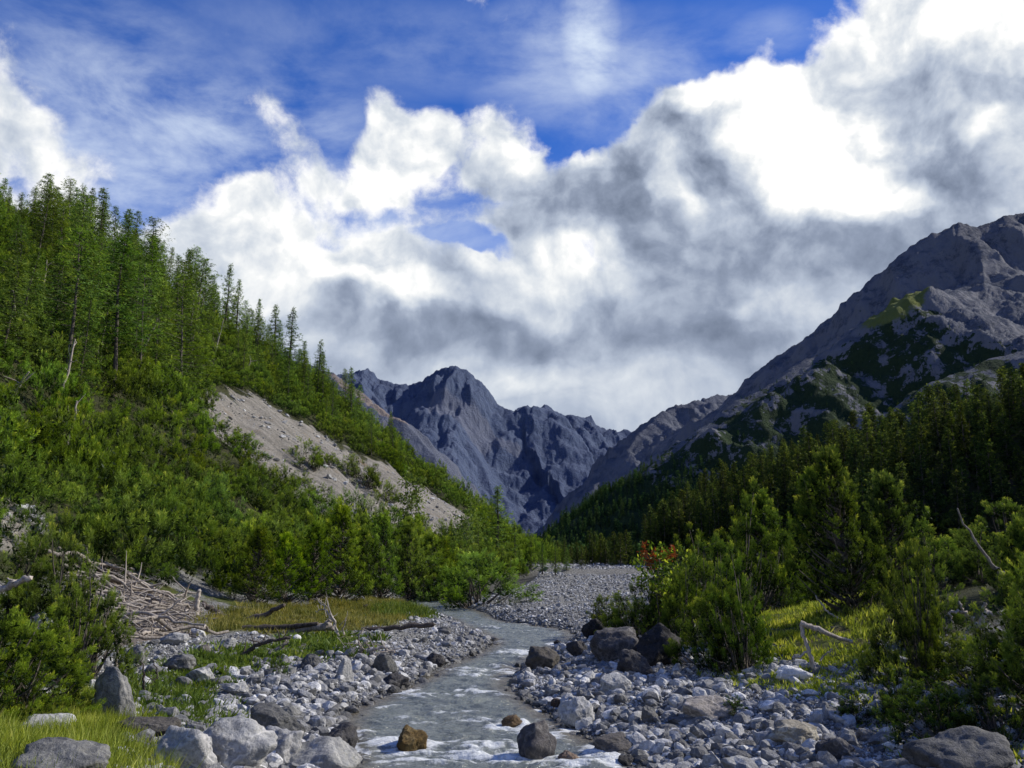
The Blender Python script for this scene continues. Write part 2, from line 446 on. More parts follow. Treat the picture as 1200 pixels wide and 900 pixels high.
# ---------------------------------------------------------------- ground materials
MAT = {}
def ground_material():
    m, t = material('ground'); p = wpos(t)
    v1 = t.voronoi(p, 9, out='Color'); v1d = t.voronoi(p, 9, 'DISTANCE_TO_EDGE')
    v2 = t.voronoi(p, 26, out='Color'); v2d = t.voronoi(p, 26, 'DISTANCE_TO_EDGE')
    n = t.noise(p, .6, 6, .6); nf = t.noise(p, 30, 5, .6)
    s1 = t.sep(v1)[0]; s2 = t.sep(v2)[1]
    g = s1*.5 + s2*.5
    ramp = t.mix(g, C4(.18, .185, .19), C4(.50, .50, .485))
    crack = t.step(0, .10, v1d)*t.step(0, .06, v2d)
    gravel = t.blend('MULTIPLY', 1.0, ramp, t.mix(crack, C4(.3, .3, .3), C4(1, 1, 1)))
    gravel = t.blend('MULTIPLY', .6, gravel, t.mix(n, C4(.75, .72, .66), C4(1.05, 1.05, 1.05)))
    # scree: pale buff rubble streaked down the slope
    sx, sy, sz = t.sep(p)
    st = t.noise(t.comb(sx*.25, sy*1.3, sz*.25), 1.1, 6, .62)
    scr = t.mix(t.step(.3, .7, st), C4(.24, .225, .195), C4(.44, .41, .36))
    scr = t.mix(t.step(.58, .75, t.noise(p, .35, 5, .6)), scr, C4(.30, .24, .17))
    scr = t.blend('MULTIPLY', .75, scr, t.mix(t.voronoi(p, 5), C4(.55, .55, .55), C4(1.15, 1.15, 1.15)))
    soil = t.mix(t.noise(p, .8, 5, .6), C4(.035, .045, .016), C4(.085, .085, .035))
    soil = t.mix(t.step(.62, .72, t.noise(p, .33, 5, .65)), soil, C4(.17, .14, .10))
    ochre = t.mix(t.noise(p, 1.2, 6, .65), C4(.12, .12, .035), C4(.21, .20, .06))
    green = t.mix(t.noise(p, 1.6, 6, .65), C4(.045, .07, .015), C4(.15, .17, .035))
    green = t.mix(t.step(.5, .7, t.noise(p, .9, 5, .6)), green, C4(.14, .12, .05))
    drift = t.mix(t.noise(t.vmath('MULTIPLY', p, (4, 1, 4)), 3, 6, .65), C4(.16, .13, .11), C4(.36, .32, .28))
    brk = t.noise(p, 2.2, 6, .65)
    def m_(name, w=.5): return t.step(.35, .65, t.attr(name) + (brk-.5)*w)
    col = t.mix(m_('green', .9), gravel, green)
    col = t.mix(m_('ochre'), col, ochre)
    col = t.mix(m_('soil', .6), col, soil)
    col = t.mix(m_('drift'), col, drift)
    col = t.mix(m_('scree', .8), col, scr)
    wet = t.attr('wet')
    col = t.blend('MULTIPLY', wet, col, C4(.38, .38, .36))
    h = nf*.02 + t.step(0, .12, v1d)*.05 + t.step(0, .1, v2d)*.02
    finish(t, col, .92, t.bump(h, .9, 1.0), .2)
    MAT['ground'] = m
    m, t = material('far_ground'); p = wpos(t)
    finish(t, t.mix(t.noise(p, .02, 6, .6), C4(.03, .045, .02), C4(.07, .085, .04)), .95)
    MAT['far_ground'] = m
ground_material()

# ---------------------------------------------------------------- mountains
def ridge_world(pts): return np.array([at(px, py, Y) for px, py, Y in pts])
def mountain_mesh(name, ridges, u0, u1, Y0, Y1, nr, nc, seed, mat, zbase=0, extra=None):
    Yp = np.geomspace(Y0, Y1, nr); u = np.linspace(u0, u1, nc)
    yy = np.repeat(Yp[:, None], nc, 1); xx = u[None]*Yp[:, None]
    x, y = xx.ravel(), yy.ravel(); h = np.full(x.shape, float(zbase)); cl = np.zeros(x.shape); wt = np.full(x.shape, -1e9)
    for P, prof, back, gul in ridges:
        # wander a little so that the spurs and gullies are not straight
        sc = gul['wl']
        wx = x + sc*.35*fbm(x/sc/2.2, y/sc/2.2, seed, 3, seed=seed); wy = y + sc*.35*fbm(x/sc/2.2, y/sc/2.2, seed+9, 3, seed=seed+3)
        d, arc, sg, ex = seg_dist(wx, wy, P)
        drop = np.interp(d, prof[0], prof[1])
        drop = np.where(sg > 0, drop, d*back)
        g = ridged(arc/sc, d/(sc*4.5), seed*.37, 4, seed=seed+1)-.6
        g2 = fbm(x/sc*2.1, y/sc*2.1, 0, 5, seed=seed+5)
        lim = np.clip(d/(sc*.5), 0, 1)
        hh = ex[0] - drop + gul['amp']*(g*.75*lim*np.interp(d, gul['fd'], gul['fa']) + .55*g2*(.25+.75*lim))
        crag = gul.get('crag', 0)
        if crag: hh = hh + crag*(ridged(arc/(sc*.35), 1.3, seed, 4, seed=seed+8)-.7)*np.exp(-d/(sc*.6))
        m = hh > wt
        cl = np.where(m, d, cl); wt = np.maximum(wt, hh)
        h = smax(h, hh, gul['amp']*.15 + 1)
    attrs = {'dist': cl}
    if extra: attrs.update(extra(x, y, h))
    o = mesh_obj(name, np.stack([x, y, h], 1), grid_faces(nr, nc), [mat], smooth=True, attrs=attrs)
    o['kind'] = 'structure'
    return o
def rock_material(name, dark, mid, light, scree, veg=None, sc=1.0, band=.5, scree_band=(.55, .8), vegz=(0, 1), tan=None):
    m, t = material(name); p = wpos(t)
    g = t.new('ShaderNodeNewGeometry'); nz = t.sep(E(t, g.outputs['Normal']))[2]
    x, y, z = t.sep(p)
    n1 = t.noise(p, .012*sc, 9, .62); n2 = t.noise(t.comb(x, y, z*.25), .06*sc, 7, .65)
    w = t.noise(p, .004*sc, 4, .5)
    strat = t.noise(t.comb(x*.06, y*.06, z + w*120/sc), .05*sc, 5, .6)
    f = n1*.45 + n2*.35 + strat*(band*.4) + (.2-band*.2)
    n5 = t.noise(t.comb(x, y, z*.4), .28*sc, 5, .7)
    f = f + (n5-.5)*.28
    rock = t.mix(t.step(.39, .50, f), dark, mid); rock = t.mix(t.step(.50, .62, f), rock, light)
    s = t.step(scree_band[0], scree_band[1], nz + (n1-.5)*.35)
    col = t.mix(s, rock, t.blend('MULTIPLY', .7, scree, t.mix(t.noise(t.comb(x, y, z*.15), .02*sc, 6, .6), C4(.45, .45, .48), C4(1.4, 1.4, 1.36))))
    if tan is not None: col = t.mix(t.step(.4, .6, t.attr('tan') + (n2-.5)*.5), col, tan)
    if veg is not None:
        vn = t.noise(p, .045*sc, 8, .74)
        vs = t.noise(t.comb(x*1.4, y*1.4, z*.35), .03*sc, 7, .7)
        vm = t.step(.50, .56, t.attr('veg') + (vn-.5)*1.9 + (vs-.5)*2.0)
        vc = t.mix(t.noise(p, .09*sc, 4, .6), veg[0], veg[1])
        col = t.mix(vm, col, vc)
        col = t.mix(t.step(.45, .75, t.attr('turf') + (vn-.5)*1.2), col, t.mix(vn, C4(.085, .11, .030), C4(.17, .185, .05)))
    h = n2*11/sc + t.noise(p, .3*sc, 5, .65)*2.5/sc + strat*band*5/sc
    finish(t, col, .95, t.bump(h, .75, 1.0), .1)
    return m
RM = ridge_world([(1500,205,1500),(1400,212,1500),(1300,232,1500),(1200,252,1500),(1175,255,1500),(1145,268,1500),(1123,262,1500),(1100,275,1510),(1060,297,1530),(1022,323,1560),(1000,345,1580),(950,388,1640),(900,427,1700),(850,462,1780),(800,503,1880),(760,540,2000),(700,582,2200),(650,618,2400)])
NS = ridge_world([(1420,300,1330),(1250,310,1280),(1150,335,1230),(1085,343,1180),(1060,347,1165),(1030,364,1150),(990,390,1130),(950,414,1110),(900,449,1080),(850,484,1050),(800,520,1020),(740,563,980),(690,602,940),(640,640,900)])
NS2 = ridge_world([(1500,380,950),(1300,390,930),(1180,415,900),(1100,445,880),(1020,490,860),(940,540,840),(860,590,800)])
MR = ridge_world([(1000,440,3300),(900,452,3200),(835,467,3100),(800,476,3050),(775,488,3000),(752,505,2950),(735,522,2900),(705,560,2800),(675,600,2700),(640,640,2600)])
FM = ridge_world([(250,380,5200),(300,400,5100),(345,425,5000),(370,436,4900),(400,441,4800),(418,434,4750),(430,432,4700),(445,441,4700),(460,449,4700),(478,453,4700),(492,446,4700),(506,437,4700),(518,434,4700),(532,435,4700),(548,442,4700),(566,460,4700),(586,481,4700),(598,482,4750),(612,475,4750),(622,478,4750),(635,474,4750),(648,481,4800),(662,486,4800),(678,492,4850),(690,489,4900),(705,500,4900),(722,506,4950),(735,506,5000),(780,515,5200),(850,530,5400),(950,520,5600)])
FS1 = ridge_world([(518,440,4690),(528,480,4500),(545,520,4300),(570,570,4050),(600,620,3800)])
FS2 = ridge_world([(430,440,4680),(452,480,4450),(480,530,4200),(520,590,3900)])
FS3 = ridge_world([(635,480,4740),(645,510,4550),(665,550,4300),(690,600,4000)])
FS4 = ridge_world([(590,490,4700),(600,520,4550),(625,560,4350),(650,600,4100)])
LT = ridge_world([(250,395,2700),(330,418,2600),(347,424,2580),(362,432,2560),(385,438,2540),(400,446,2500),(430,462,2450),(470,488,2400),(500,530,2300),(540,590,2150),(580,650,2000)])
def right_extra(x, y, z):
    px, py = to_px(np.stack([x, y, z], 1))
    line = np.interp(px, [640, 700, 800, 860, 940, 1000, 1060, 1110, 1200, 1300], [560, 560, 500, 468, 418, 385, 350, 372, 405, 420])
    n = fbm(x/160, y/160, 0, 4, seed=40)
    near = sstep(1500, 1250, y + 120*n)
    veg = (.10+.74*sstep(-10, 40, py-line) - .10*sstep(1000, 1150, px) + .35*n)*near
    veg = np.clip(veg, 0, .66) + .5*sstep(555, 600, py)
    dd = seg_dist(x, y, NS[3:9])[0]
    turf = 1.8*np.exp(-((dd + 30*n)/60)**2)*sstep(960, 1050, px)*sstep(1110, 1075, px)*sstep(420, 350, py)
    return {'veg': np.clip(veg, 0, 1.2), 'turf': turf}
def far_extra(x, y, z):
    a = np.zeros(x.shape)
    for P, w in ((ridge_world([(515,522,4400),(540,512,4400),(562,505,4400)]), 90), (ridge_world([(572,500,4450),(585,520,4400)]), 40), (ridge_world([(596,512,4400),(606,520,4400)]), 30)):
        a = np.maximum(a, np.exp(-(seg_dist(x, y, P)[0]/w)**2))
    return {'tan': a}
def tan_extra(x, y, z):
    d = seg_dist(x, y, LT)[0]
    return {'tan': .8*np.exp(-(d/26)**2)*sstep(2330, 2420, y)*sstep(2580, 2500, y)}  # sandy crest strip; its sunlit paleness is put into the colour
def add_mountains():
    mt = rock_material('right_rock_shaded', C4(.032, .041, .060), C4(.068, .078, .104), C4(.160, .164, .185), C4(.088, .099, .124), (C4(.010, .022, .014), C4(.034, .054, .022)), 1.0, scree_band=(.62, .95))  # cloud shadow put into the dark bluish rock colours
    A = ([0, 60, 130, 400, 1500], [0, 55, 130, 330, 1100])
    B = ([0, 30, 200, 700, 1500], [0, 14, 130, 470, 1000])
    G = dict(wl=95, amp=26, fd=[0, 100, 300, 900], fa=[.5, 1.2, 1.2, .7], crag=5)
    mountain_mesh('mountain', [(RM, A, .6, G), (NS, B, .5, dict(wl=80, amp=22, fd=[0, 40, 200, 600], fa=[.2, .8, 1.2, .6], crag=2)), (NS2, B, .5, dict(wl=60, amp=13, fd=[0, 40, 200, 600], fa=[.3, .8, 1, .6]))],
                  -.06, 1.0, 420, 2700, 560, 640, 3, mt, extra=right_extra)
    mm = rock_material('mid_rock_hazed', C4(.052, .063, .092), C4(.085, .097, .13), C4(.14, .15, .18), C4(.11, .12, .15), None, .5)  # distance haze put into the bluish rock colours
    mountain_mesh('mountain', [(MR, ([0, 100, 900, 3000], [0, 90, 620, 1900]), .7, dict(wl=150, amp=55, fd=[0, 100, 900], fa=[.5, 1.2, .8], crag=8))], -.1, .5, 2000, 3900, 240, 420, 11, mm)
    mf = rock_material('far_rock_hazed', C4(.044, .062, .118), C4(.058, .079, .140), C4(.080, .104, .168), C4(.080, .102, .165), None, .35, .9, (.60, .80), tan=C4(.115, .13, .18))  # haze and cloud shadow put into the blue rock colours
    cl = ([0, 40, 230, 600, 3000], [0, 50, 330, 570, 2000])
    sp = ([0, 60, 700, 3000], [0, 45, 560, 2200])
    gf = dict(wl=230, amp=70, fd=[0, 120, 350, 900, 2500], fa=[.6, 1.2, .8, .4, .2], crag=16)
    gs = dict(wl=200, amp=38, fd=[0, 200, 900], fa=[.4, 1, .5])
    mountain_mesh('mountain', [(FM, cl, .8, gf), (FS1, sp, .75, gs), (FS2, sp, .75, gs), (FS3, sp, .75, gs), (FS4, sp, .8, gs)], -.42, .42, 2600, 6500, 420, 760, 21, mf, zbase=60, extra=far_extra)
    ml = rock_material('pale_ridge', C4(.06, .072, .11), C4(.09, .102, .142), C4(.13, .14, .175), C4(.105, .118, .16), None, .6, .3, (.35, .6), tan=C4(.22, .185, .165))  # bluish base colours carry painted haze
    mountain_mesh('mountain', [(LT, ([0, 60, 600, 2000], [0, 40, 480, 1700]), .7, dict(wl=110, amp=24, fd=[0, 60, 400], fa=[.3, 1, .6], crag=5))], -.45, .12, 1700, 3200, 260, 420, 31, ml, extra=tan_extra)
add_mountains()
add_ground()
# ---------------------------------------------------------------- geometry pieces
class MB:
    def __init__(s): s.v = []; s.f3 = []; s.f4 = []; s.n = 0; s.t = []
    def add(s, v, f, tint=.5):
        v = np.asarray(v, float); f = np.asarray(f, int)
        if not len(v) or not len(f): return
        (s.f3 if f.shape[1] == 3 else s.f4).append(f + s.n); s.v.append(v); s.n += len(v)
        s.t.append(np.broadcast_to(np.asarray(tint, float), (len(v),)).copy())
    def build(s, name, mat, parent=None, smooth=False, link=True):
        f = [np.concatenate(q) for q in (s.f3, s.f4) if q]
        return mesh_obj(name, np.concatenate(s.v), f, [mat], parent, smooth, link, {'tint': np.concatenate(s.t)})
def unit(v): return v/np.maximum(np.linalg.norm(v, axis=-1, keepdims=True), 1e-9)
def blades(mb, base, direc, length, width, rng, tint):
    """diamond shaped leaf or needle bundles"""
    n = len(base); d = unit(direc)
    r = rng.normal(size=(n, 3)); s = unit(np.cross(d, r))
    L = np.broadcast_to(length, (n,))[:, None]; W = np.broadcast_to(width, (n,))[:, None]
    mid = base + d*L*.45
    V = np.stack([base, mid - s*W*.5, base + d*L, mid + s*W*.5], 1).reshape(-1, 3)
    tt = np.repeat(np.broadcast_to(tint, (n,)), 4)
    mb.add(V, np.arange(4*n).reshape(n, 4), tt)
def tube(mb, path, radii, sides=6, tint=.5, cap=True):
    P = np.asarray(path, float); n = len(P); rad = np.broadcast_to(radii, (n,))
    T = unit(np.gradient(P, axis=0)); ref = np.array([0, 0, 1.]) if abs(T[0, 2]) < .9 else np.array([1., 0, 0])
    A = unit(np.cross(T, ref)); B = np.cross(T, A)
    a = np.linspace(0, 2*np.pi, sides, endpoint=False)
    V = P[:, None] + rad[:, None, None]*(np.cos(a)[None, :, None]*A[:, None] + np.sin(a)[None, :, None]*B[:, None])
    i = np.arange(n*sides).reshape(n, sides); j = np.roll(i, -1, 1)
    F = np.stack([i[:-1], j[:-1], j[1:], i[1:]], -1).reshape(-1, 4)
    V = V.reshape(-1, 3)
    mb.add(V, F, tint)
    if cap:
        c0, c1 = P[0], P[-1] + T[-1]*rad[-1]
        k = len(V)
        F3 = np.concatenate([np.stack([np.full(sides, k), j[0], i[0]], 1), np.stack([np.full(sides, k+1), i[-1], j[-1]], 1)])
        mb.add(np.vstack([V, c0, c1]), F3, tint)
def wander(a, b, n, rng, amp, sag=0):
    t = np.linspace(0, 1, n)[:, None]; a = np.asarray(a, float); b = np.asarray(b, float)
    P = a + (b-a)*t
    o = np.cumsum(rng.normal(size=(n, 3)), 0)*amp/math.sqrt(n); o -= o[0] + (o[-1]-o[0])*t
    P += o; P[:, 2] += sag*4*(t*(1-t))[:, 0]
    return P

# ---------------------------------------------------------------- foliage materials
def leaf_material(name, dark, light, tip, var=.25, trans=.35, hue=.02):
    m, t = material(name)
    out = t.new('ShaderNodeOutputMaterial'); oi = t.new('ShaderNodeObjectInfo'); rnd = E(t, oi.outputs['Random'])
    tint = t.attr('tint')
    col = t.mix(t.step(0, .6, tint), dark, light); col = t.mix(t.step(.65, 1, tint), col, tip)  # on conifer needles the tint also carries painted light and shade
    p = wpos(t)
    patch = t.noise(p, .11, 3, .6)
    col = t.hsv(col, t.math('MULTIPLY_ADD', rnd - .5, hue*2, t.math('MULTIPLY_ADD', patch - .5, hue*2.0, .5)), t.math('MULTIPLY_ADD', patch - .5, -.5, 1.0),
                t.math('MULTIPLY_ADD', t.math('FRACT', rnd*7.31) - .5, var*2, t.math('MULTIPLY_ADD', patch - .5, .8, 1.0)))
    d = t.new('ShaderNodeBsdfDiffuse'); tr = t.new('ShaderNodeBsdfTranslucent'); gl = t.new('ShaderNodeBsdfGlossy')
    t.put(d.inputs['Color'], col); t.put(tr.inputs['Color'], t.blend('MULTIPLY', 1.0, col, C4(1.3, 1.25, .6)))
    t.put(gl.inputs['Color'], C4(.5, .55, .5)); gl.inputs['Roughness'].default_value = .5
    mx = t.new('ShaderNodeMixShader'); mx.inputs[0].default_value = trans
    t.nt.links.new(d.outputs[0], mx.inputs[1]); t.nt.links.new(tr.outputs[0], mx.inputs[2])
    m2 = t.new('ShaderNodeMixShader'); m2.inputs[0].default_value = .018
    t.nt.links.new(mx.outputs[0], m2.inputs[1]); t.nt.links.new(gl.outputs[0], m2.inputs[2])
    t.nt.links.new(m2.outputs[0], out.inputs[0]); MAT[name] = m
leaf_material('pine_left', C4(.012, .028, .005), C4(.185, .290, .028), C4(.52, .60, .065), .28, .3, .016)
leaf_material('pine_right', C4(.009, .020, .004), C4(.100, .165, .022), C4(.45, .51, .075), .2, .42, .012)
leaf_material('larch_leaf', C4(.012, .030, .006), C4(.145, .245, .036), C4(.38, .49, .075), .25, .4, .018)
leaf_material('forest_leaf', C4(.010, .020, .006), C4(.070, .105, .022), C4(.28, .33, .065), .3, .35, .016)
leaf_material('far_leaf', C4(.016, .040, .014), C4(.055, .105, .028), C4(.12, .19, .045), .35, .2, .02)
leaf_material('pale_leaf', C4(.07, .12, .03), C4(.12, .19, .045), C4(.17, .23, .06), .15, .45, .01)
leaf_material('red_leaf', C4(.14, .028, .015), C4(.27, .06, .028), C4(.34, .12, .045), .15, .4, .01)
leaf_material('grass_green', C4(.10, .125, .016), C4(.26, .31, .04), C4(.50, .50, .12), .2, .4, .014)
leaf_material('grass_ochre', C4(.09, .105, .026), C4(.20, .195, .05), C4(.34, .29, .10), .2, .35, .014)
leaf_material('herb', C4(.05, .085, .015), C4(.125, .18, .035), C4(.21, .25, .06), .2, .4, .014)
def bark_material(name, a, b):
    m, t = material(name); tc = t.new('ShaderNodeTexCoord'); p = E(t, tc.outputs['Object'])
    n = t.noise(t.vmath('MULTIPLY', p, (9, 9, 2.2)), 2.2, 6, .65); n2 = t.noise(p, 1.3, 4, .6)
    oi = t.new('ShaderNodeObjectInfo'); v = t.math('MULTIPLY_ADD', E(t, oi.outputs['Random']), .5, .75)
    col = t.mix(t.step(.3, .7, n*.7 + n2*.3), a, b)
    finish(t, t.hsv(col, .5, 1, v), .9, t.bump(n, .6, .03), .15); MAT[name] = m
bark_material('bark', C4(.05, .042, .036), C4(.16, .14, .12))
bark_material('dead_wood', C4(.16, .13, .11), C4(.46, .42, .37))
bark_material('dark_wood', C4(.035, .028, .024), C4(.13, .11, .095))

# ---------------------------------------------------------------- plant shapes
def pine_shrub(seed, H=2.4, Rad=1.5, plumes=70, shoots=22, nb=10, bl=.085, bw=.014, pr=.15, pl=.5, cone=0, lean=(0, 0), ragged=.25, dead=.0):
    """a mountain pine: many upcurved leaders that end in brush-like plumes of needles, with the shade between painted dark. returns crown MB and stem MB"""
    rng = np.random.default_rng(seed); cr = MB(); st = MB()
    side = [(rng.uniform(0, 6.28), rng.uniform(.55, 1.2)) for _ in range(5)]
    for k in range(plumes):
        a = k*2.39996 + rng.uniform(-.6, .6); q = math.sqrt((k+.5)/plumes)
        lump = 1 + ragged*sum(math.cos(a-sa)*w for sa, w in side)/2.5
        if cone:
            f = (k+.5)/plumes; zc = H*(.10+.86*f); rr = Rad*(1-f)**.75*rng.uniform(.25, 1.0)*lump
        else:
            rr = Rad*q*rng.uniform(.75, 1.1)*lump; zc = H*(1-.84*q**2.6)*rng.uniform(.32, 1.0)*(.8+.2*lump)
            if rng.uniform() < .12: zc *= 1.18
        L = pl*rng.uniform(.6, 1.4); w = pr*rng.uniform(.75, 1.3)
        out = np.array([math.cos(a), math.sin(a), 0])
        ax = unit(out*(.15+.75*(rr/Rad)) + np.array([0, 0, .9]) + rng.normal(size=3)*.18)
        c = np.array([lean[0]*zc, lean[1]*zc, max(zc-L*.6, .08)]) + out*rr
        root = np.array([rng.normal()*.15, rng.normal()*.15, -.15]) if not cone else np.array([lean[0]*zc*.8, lean[1]*zc*.8, max(zc-.6-rr*.5, -.1)])
        if k % 2 == 0 or cone:
            tube(st, wander(root, c, 6, rng, .10, -.10*rr), np.linspace(.02 + .008*H, .010, 6), 4, .4)
        s = rng.uniform(0, 1, shoots); th = rng.uniform(0, 6.28, shoots)
        e1 = unit(np.cross(ax, [.3, .5, .1])); e2 = np.cross(ax, e1)
        rad = w*np.sqrt(np.clip(1-(s-.35)**2/.45, .05, 1))*rng.uniform(.35, 1.0, shoots)
        o = c + ax*(L*s)[:, None] + e1*(np.cos(th)*rad)[:, None] + e2*(np.sin(th)*rad)[:, None]
        sd = unit(ax*(.8+.5*s[:, None]) + (o-c-ax*(L*s)[:, None])/w*.55 + np.array([0, 0, .2]))
        young_lit = np.clip(.06 + .62*s**1.3 + .22*(zc/H-.5) + rng.normal(size=shoots)*.10 + rng.normal()*.07, 0, 1)  # paler new tips; dark lower needles are shade put into the tint
        j = np.repeat(np.arange(shoots), nb); t_ = np.tile((np.arange(nb)+.5)/nb, shoots)
        sl = pr*.85
        bb = o[j] + sd[j]*(sl*(t_-.2))[:, None]
        dd = unit(sd[j]*(.5+.6*t_[:, None]) + unit(rng.normal(size=(len(j), 3)))*.72)
        blades(cr, bb, dd, bl*rng.uniform(.7, 1.25, len(j)), bw, rng, np.clip(young_lit[j] + .22*(t_-.5), 0, 1))
        n = max(2, shoots//4)
        blades(cr, c + ax*L*.1 + rng.normal(size=(n, 3))*w*.9, rng.normal(size=(n, 3)), pr*1.1, pr*.5, rng, 0.0)  # core needles in the darkest tint, painted shade inside the plume
        if rng.uniform() < dead:
            tube(st, wander(c, c + unit(rng.normal(size=3) + (0, 0, .8))*L*1.6, 5, rng, .08), np.linspace(.014, .004, 5), 4, .9)
    return cr, st
def conifer(seed, H=16, Rb=2.1, nbr=70, cl=12, nb=3, bl=.42, bw=.10, base=.2, power=.75, droop=.25, bare=.0, trunk=.17, thin=1.0, up=.15):
    """a larch or spruce: taper trunk, whorls of drooping boughs, sprays of needles"""
    rng = np.random.default_rng(seed); cr = MB(); tk = MB()
    zt = np.linspace(-.5, H, 12); bend = np.cumsum(rng.normal(size=(12, 2)), 0)*.05*H/16
    P = np.stack([bend[:, 0], bend[:, 1], zt], 1)
    tube(tk, P, np.linspace(trunk, .02, 12)**1.0, 7, .5)
    cx = lambda z: np.stack([np.interp(z, zt, bend[:, 0]), np.interp(z, zt, bend[:, 1]), z], -1)
    gap = rng.uniform(0, 6.28)
    for k in range(nbr):
        f = ((k + rng.uniform(0, 1))/nbr)**1.12
        z = H*(base + (1-base)*f)
        L = Rb*((1-f)**power)*rng.uniform(.55, 1.15) + .12*Rb*.4
        L *= .55 + .45*min(1, f/.18+.25)
        a = k*2.4 + rng.uniform(-.6, .6)
        L *= 1 - .3*max(0, math.cos(a-gap))*rng.uniform(0, 1)
        o = cx(np.array(z)); dirv = np.array([math.cos(a), math.sin(a), 0])
        n = max(3, int(cl*(.35+.65*L/Rb)*thin))
        s = np.sort(rng.uniform(.12, 1.0, n))
        rise = (f-.35)*.5 + up
        pts = o + dirv*(L*s)[:, None] + np.array([0, 0, 1])*(L*(rise*s - droop*s*s*1.6 + .18*s**4))[:, None]
        side = np.cross(dirv, [0, 0, 1])
        pts = pts + side*(rng.normal(size=n)*L*.16*s)[:, None] + rng.normal(size=(n, 3))*.05*Rb
        if L > .5:
            tube(tk, [o, o + dirv*L*.5 + np.array([0, 0, L*(rise*.5-droop*.4)]), o + dirv*L*.92 + np.array([0, 0, L*(rise*.92-droop*1.3+.1)])], [.025*H/16+.01, .015, .008], 3, .3, False)
        j = np.repeat(np.arange(n), nb)
        dd = dirv*rng.uniform(-.2, 1.0, (n*nb, 1)) + side*rng.normal(size=(n*nb, 1))*.9 + np.array([0, 0, 1])*rng.uniform(-.75, .45, (n*nb, 1))
        tn = np.clip(.02 + .62*s[j]**1.3 + .14*f + rng.normal(size=n*nb)*.15 + (rng.normal()*.08), 0, 1)  # tint darkens towards the trunk, painted shade inside the crown
        blades(cr, pts[j], dd, bl*rng.uniform(.6, 1.3, n*nb), bw*rng.uniform(.7, 1.3, n*nb), rng, tn)
    return cr, tk
def broadleaf(seed, H=4, Rad=1.5, n=900, ls=.12, stems=3):
    rng = np.random.default_rng(seed); cr = MB(); tk = MB()
    for k in range(stems):
        a = rng.uniform(0, 6.28); top = np.array([math.cos(a)*Rad*.35, math.sin(a)*Rad*.35, H*rng.uniform(.75, .95)])
        P = wander((0, 0, -.2), top, 8, rng, .25); tube(tk, P, np.linspace(.05, .012, 8), 5, .5)
        for q in range(9):
            o = P[rng.integers(2, 8)]; e = o + unit(rng.normal(size=3) + (0, 0, .5))*Rad*rng.uniform(.4, .8)
            tube(tk, wander(o, e, 4, rng, .08), [.018, .012, .008, .004], 3, .5, False)
            m = n//(stems*9)
            c = o + (e-o)*rng.uniform(.3, 1.1, (m, 1)) + rng.normal(size=(m, 3))*Rad*.14
            blades(cr, c, rng.normal(size=(m, 3)) + (0, 0, -.3), ls*rng.uniform(.7, 1.3, m), ls*.55, rng, rng.uniform(.2, 1, m))
    return cr, tk

# ---------------------------------------------------------------- prototypes: (crown mesh, stem mesh)
def proto(pair, leaf, bark):
    return (pair[0].build('crown', MAT[leaf], link=False), pair[1].build('stem', MAT[bark], link=False, smooth=True))
PR = {}
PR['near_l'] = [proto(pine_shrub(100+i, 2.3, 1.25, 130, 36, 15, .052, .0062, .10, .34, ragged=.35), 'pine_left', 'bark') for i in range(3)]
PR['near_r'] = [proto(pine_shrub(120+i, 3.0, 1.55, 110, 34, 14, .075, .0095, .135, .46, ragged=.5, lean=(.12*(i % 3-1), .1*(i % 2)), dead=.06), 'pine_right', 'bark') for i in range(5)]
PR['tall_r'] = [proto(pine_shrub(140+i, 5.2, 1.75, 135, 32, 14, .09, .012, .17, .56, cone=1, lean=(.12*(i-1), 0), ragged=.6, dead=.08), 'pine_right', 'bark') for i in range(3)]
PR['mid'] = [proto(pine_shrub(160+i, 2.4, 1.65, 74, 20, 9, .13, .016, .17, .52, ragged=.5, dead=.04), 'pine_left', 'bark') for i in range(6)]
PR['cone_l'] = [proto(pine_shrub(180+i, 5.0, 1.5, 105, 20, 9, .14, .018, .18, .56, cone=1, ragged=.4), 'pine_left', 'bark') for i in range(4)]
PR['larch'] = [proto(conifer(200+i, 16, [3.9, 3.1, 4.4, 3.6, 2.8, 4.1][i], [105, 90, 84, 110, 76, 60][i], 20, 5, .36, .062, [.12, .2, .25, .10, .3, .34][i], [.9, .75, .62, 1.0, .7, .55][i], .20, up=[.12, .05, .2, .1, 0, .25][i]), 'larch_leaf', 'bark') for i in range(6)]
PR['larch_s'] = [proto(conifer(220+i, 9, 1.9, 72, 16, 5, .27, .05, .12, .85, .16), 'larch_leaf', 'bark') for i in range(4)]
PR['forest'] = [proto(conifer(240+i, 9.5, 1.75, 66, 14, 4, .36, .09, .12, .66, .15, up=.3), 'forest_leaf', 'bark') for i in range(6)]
PR['far'] = [proto(conifer(260+i, 10, 2.0, 26, 5, 2, 1.0, .5, .08, .7, .2), 'far_leaf', 'bark') for i in range(3)]

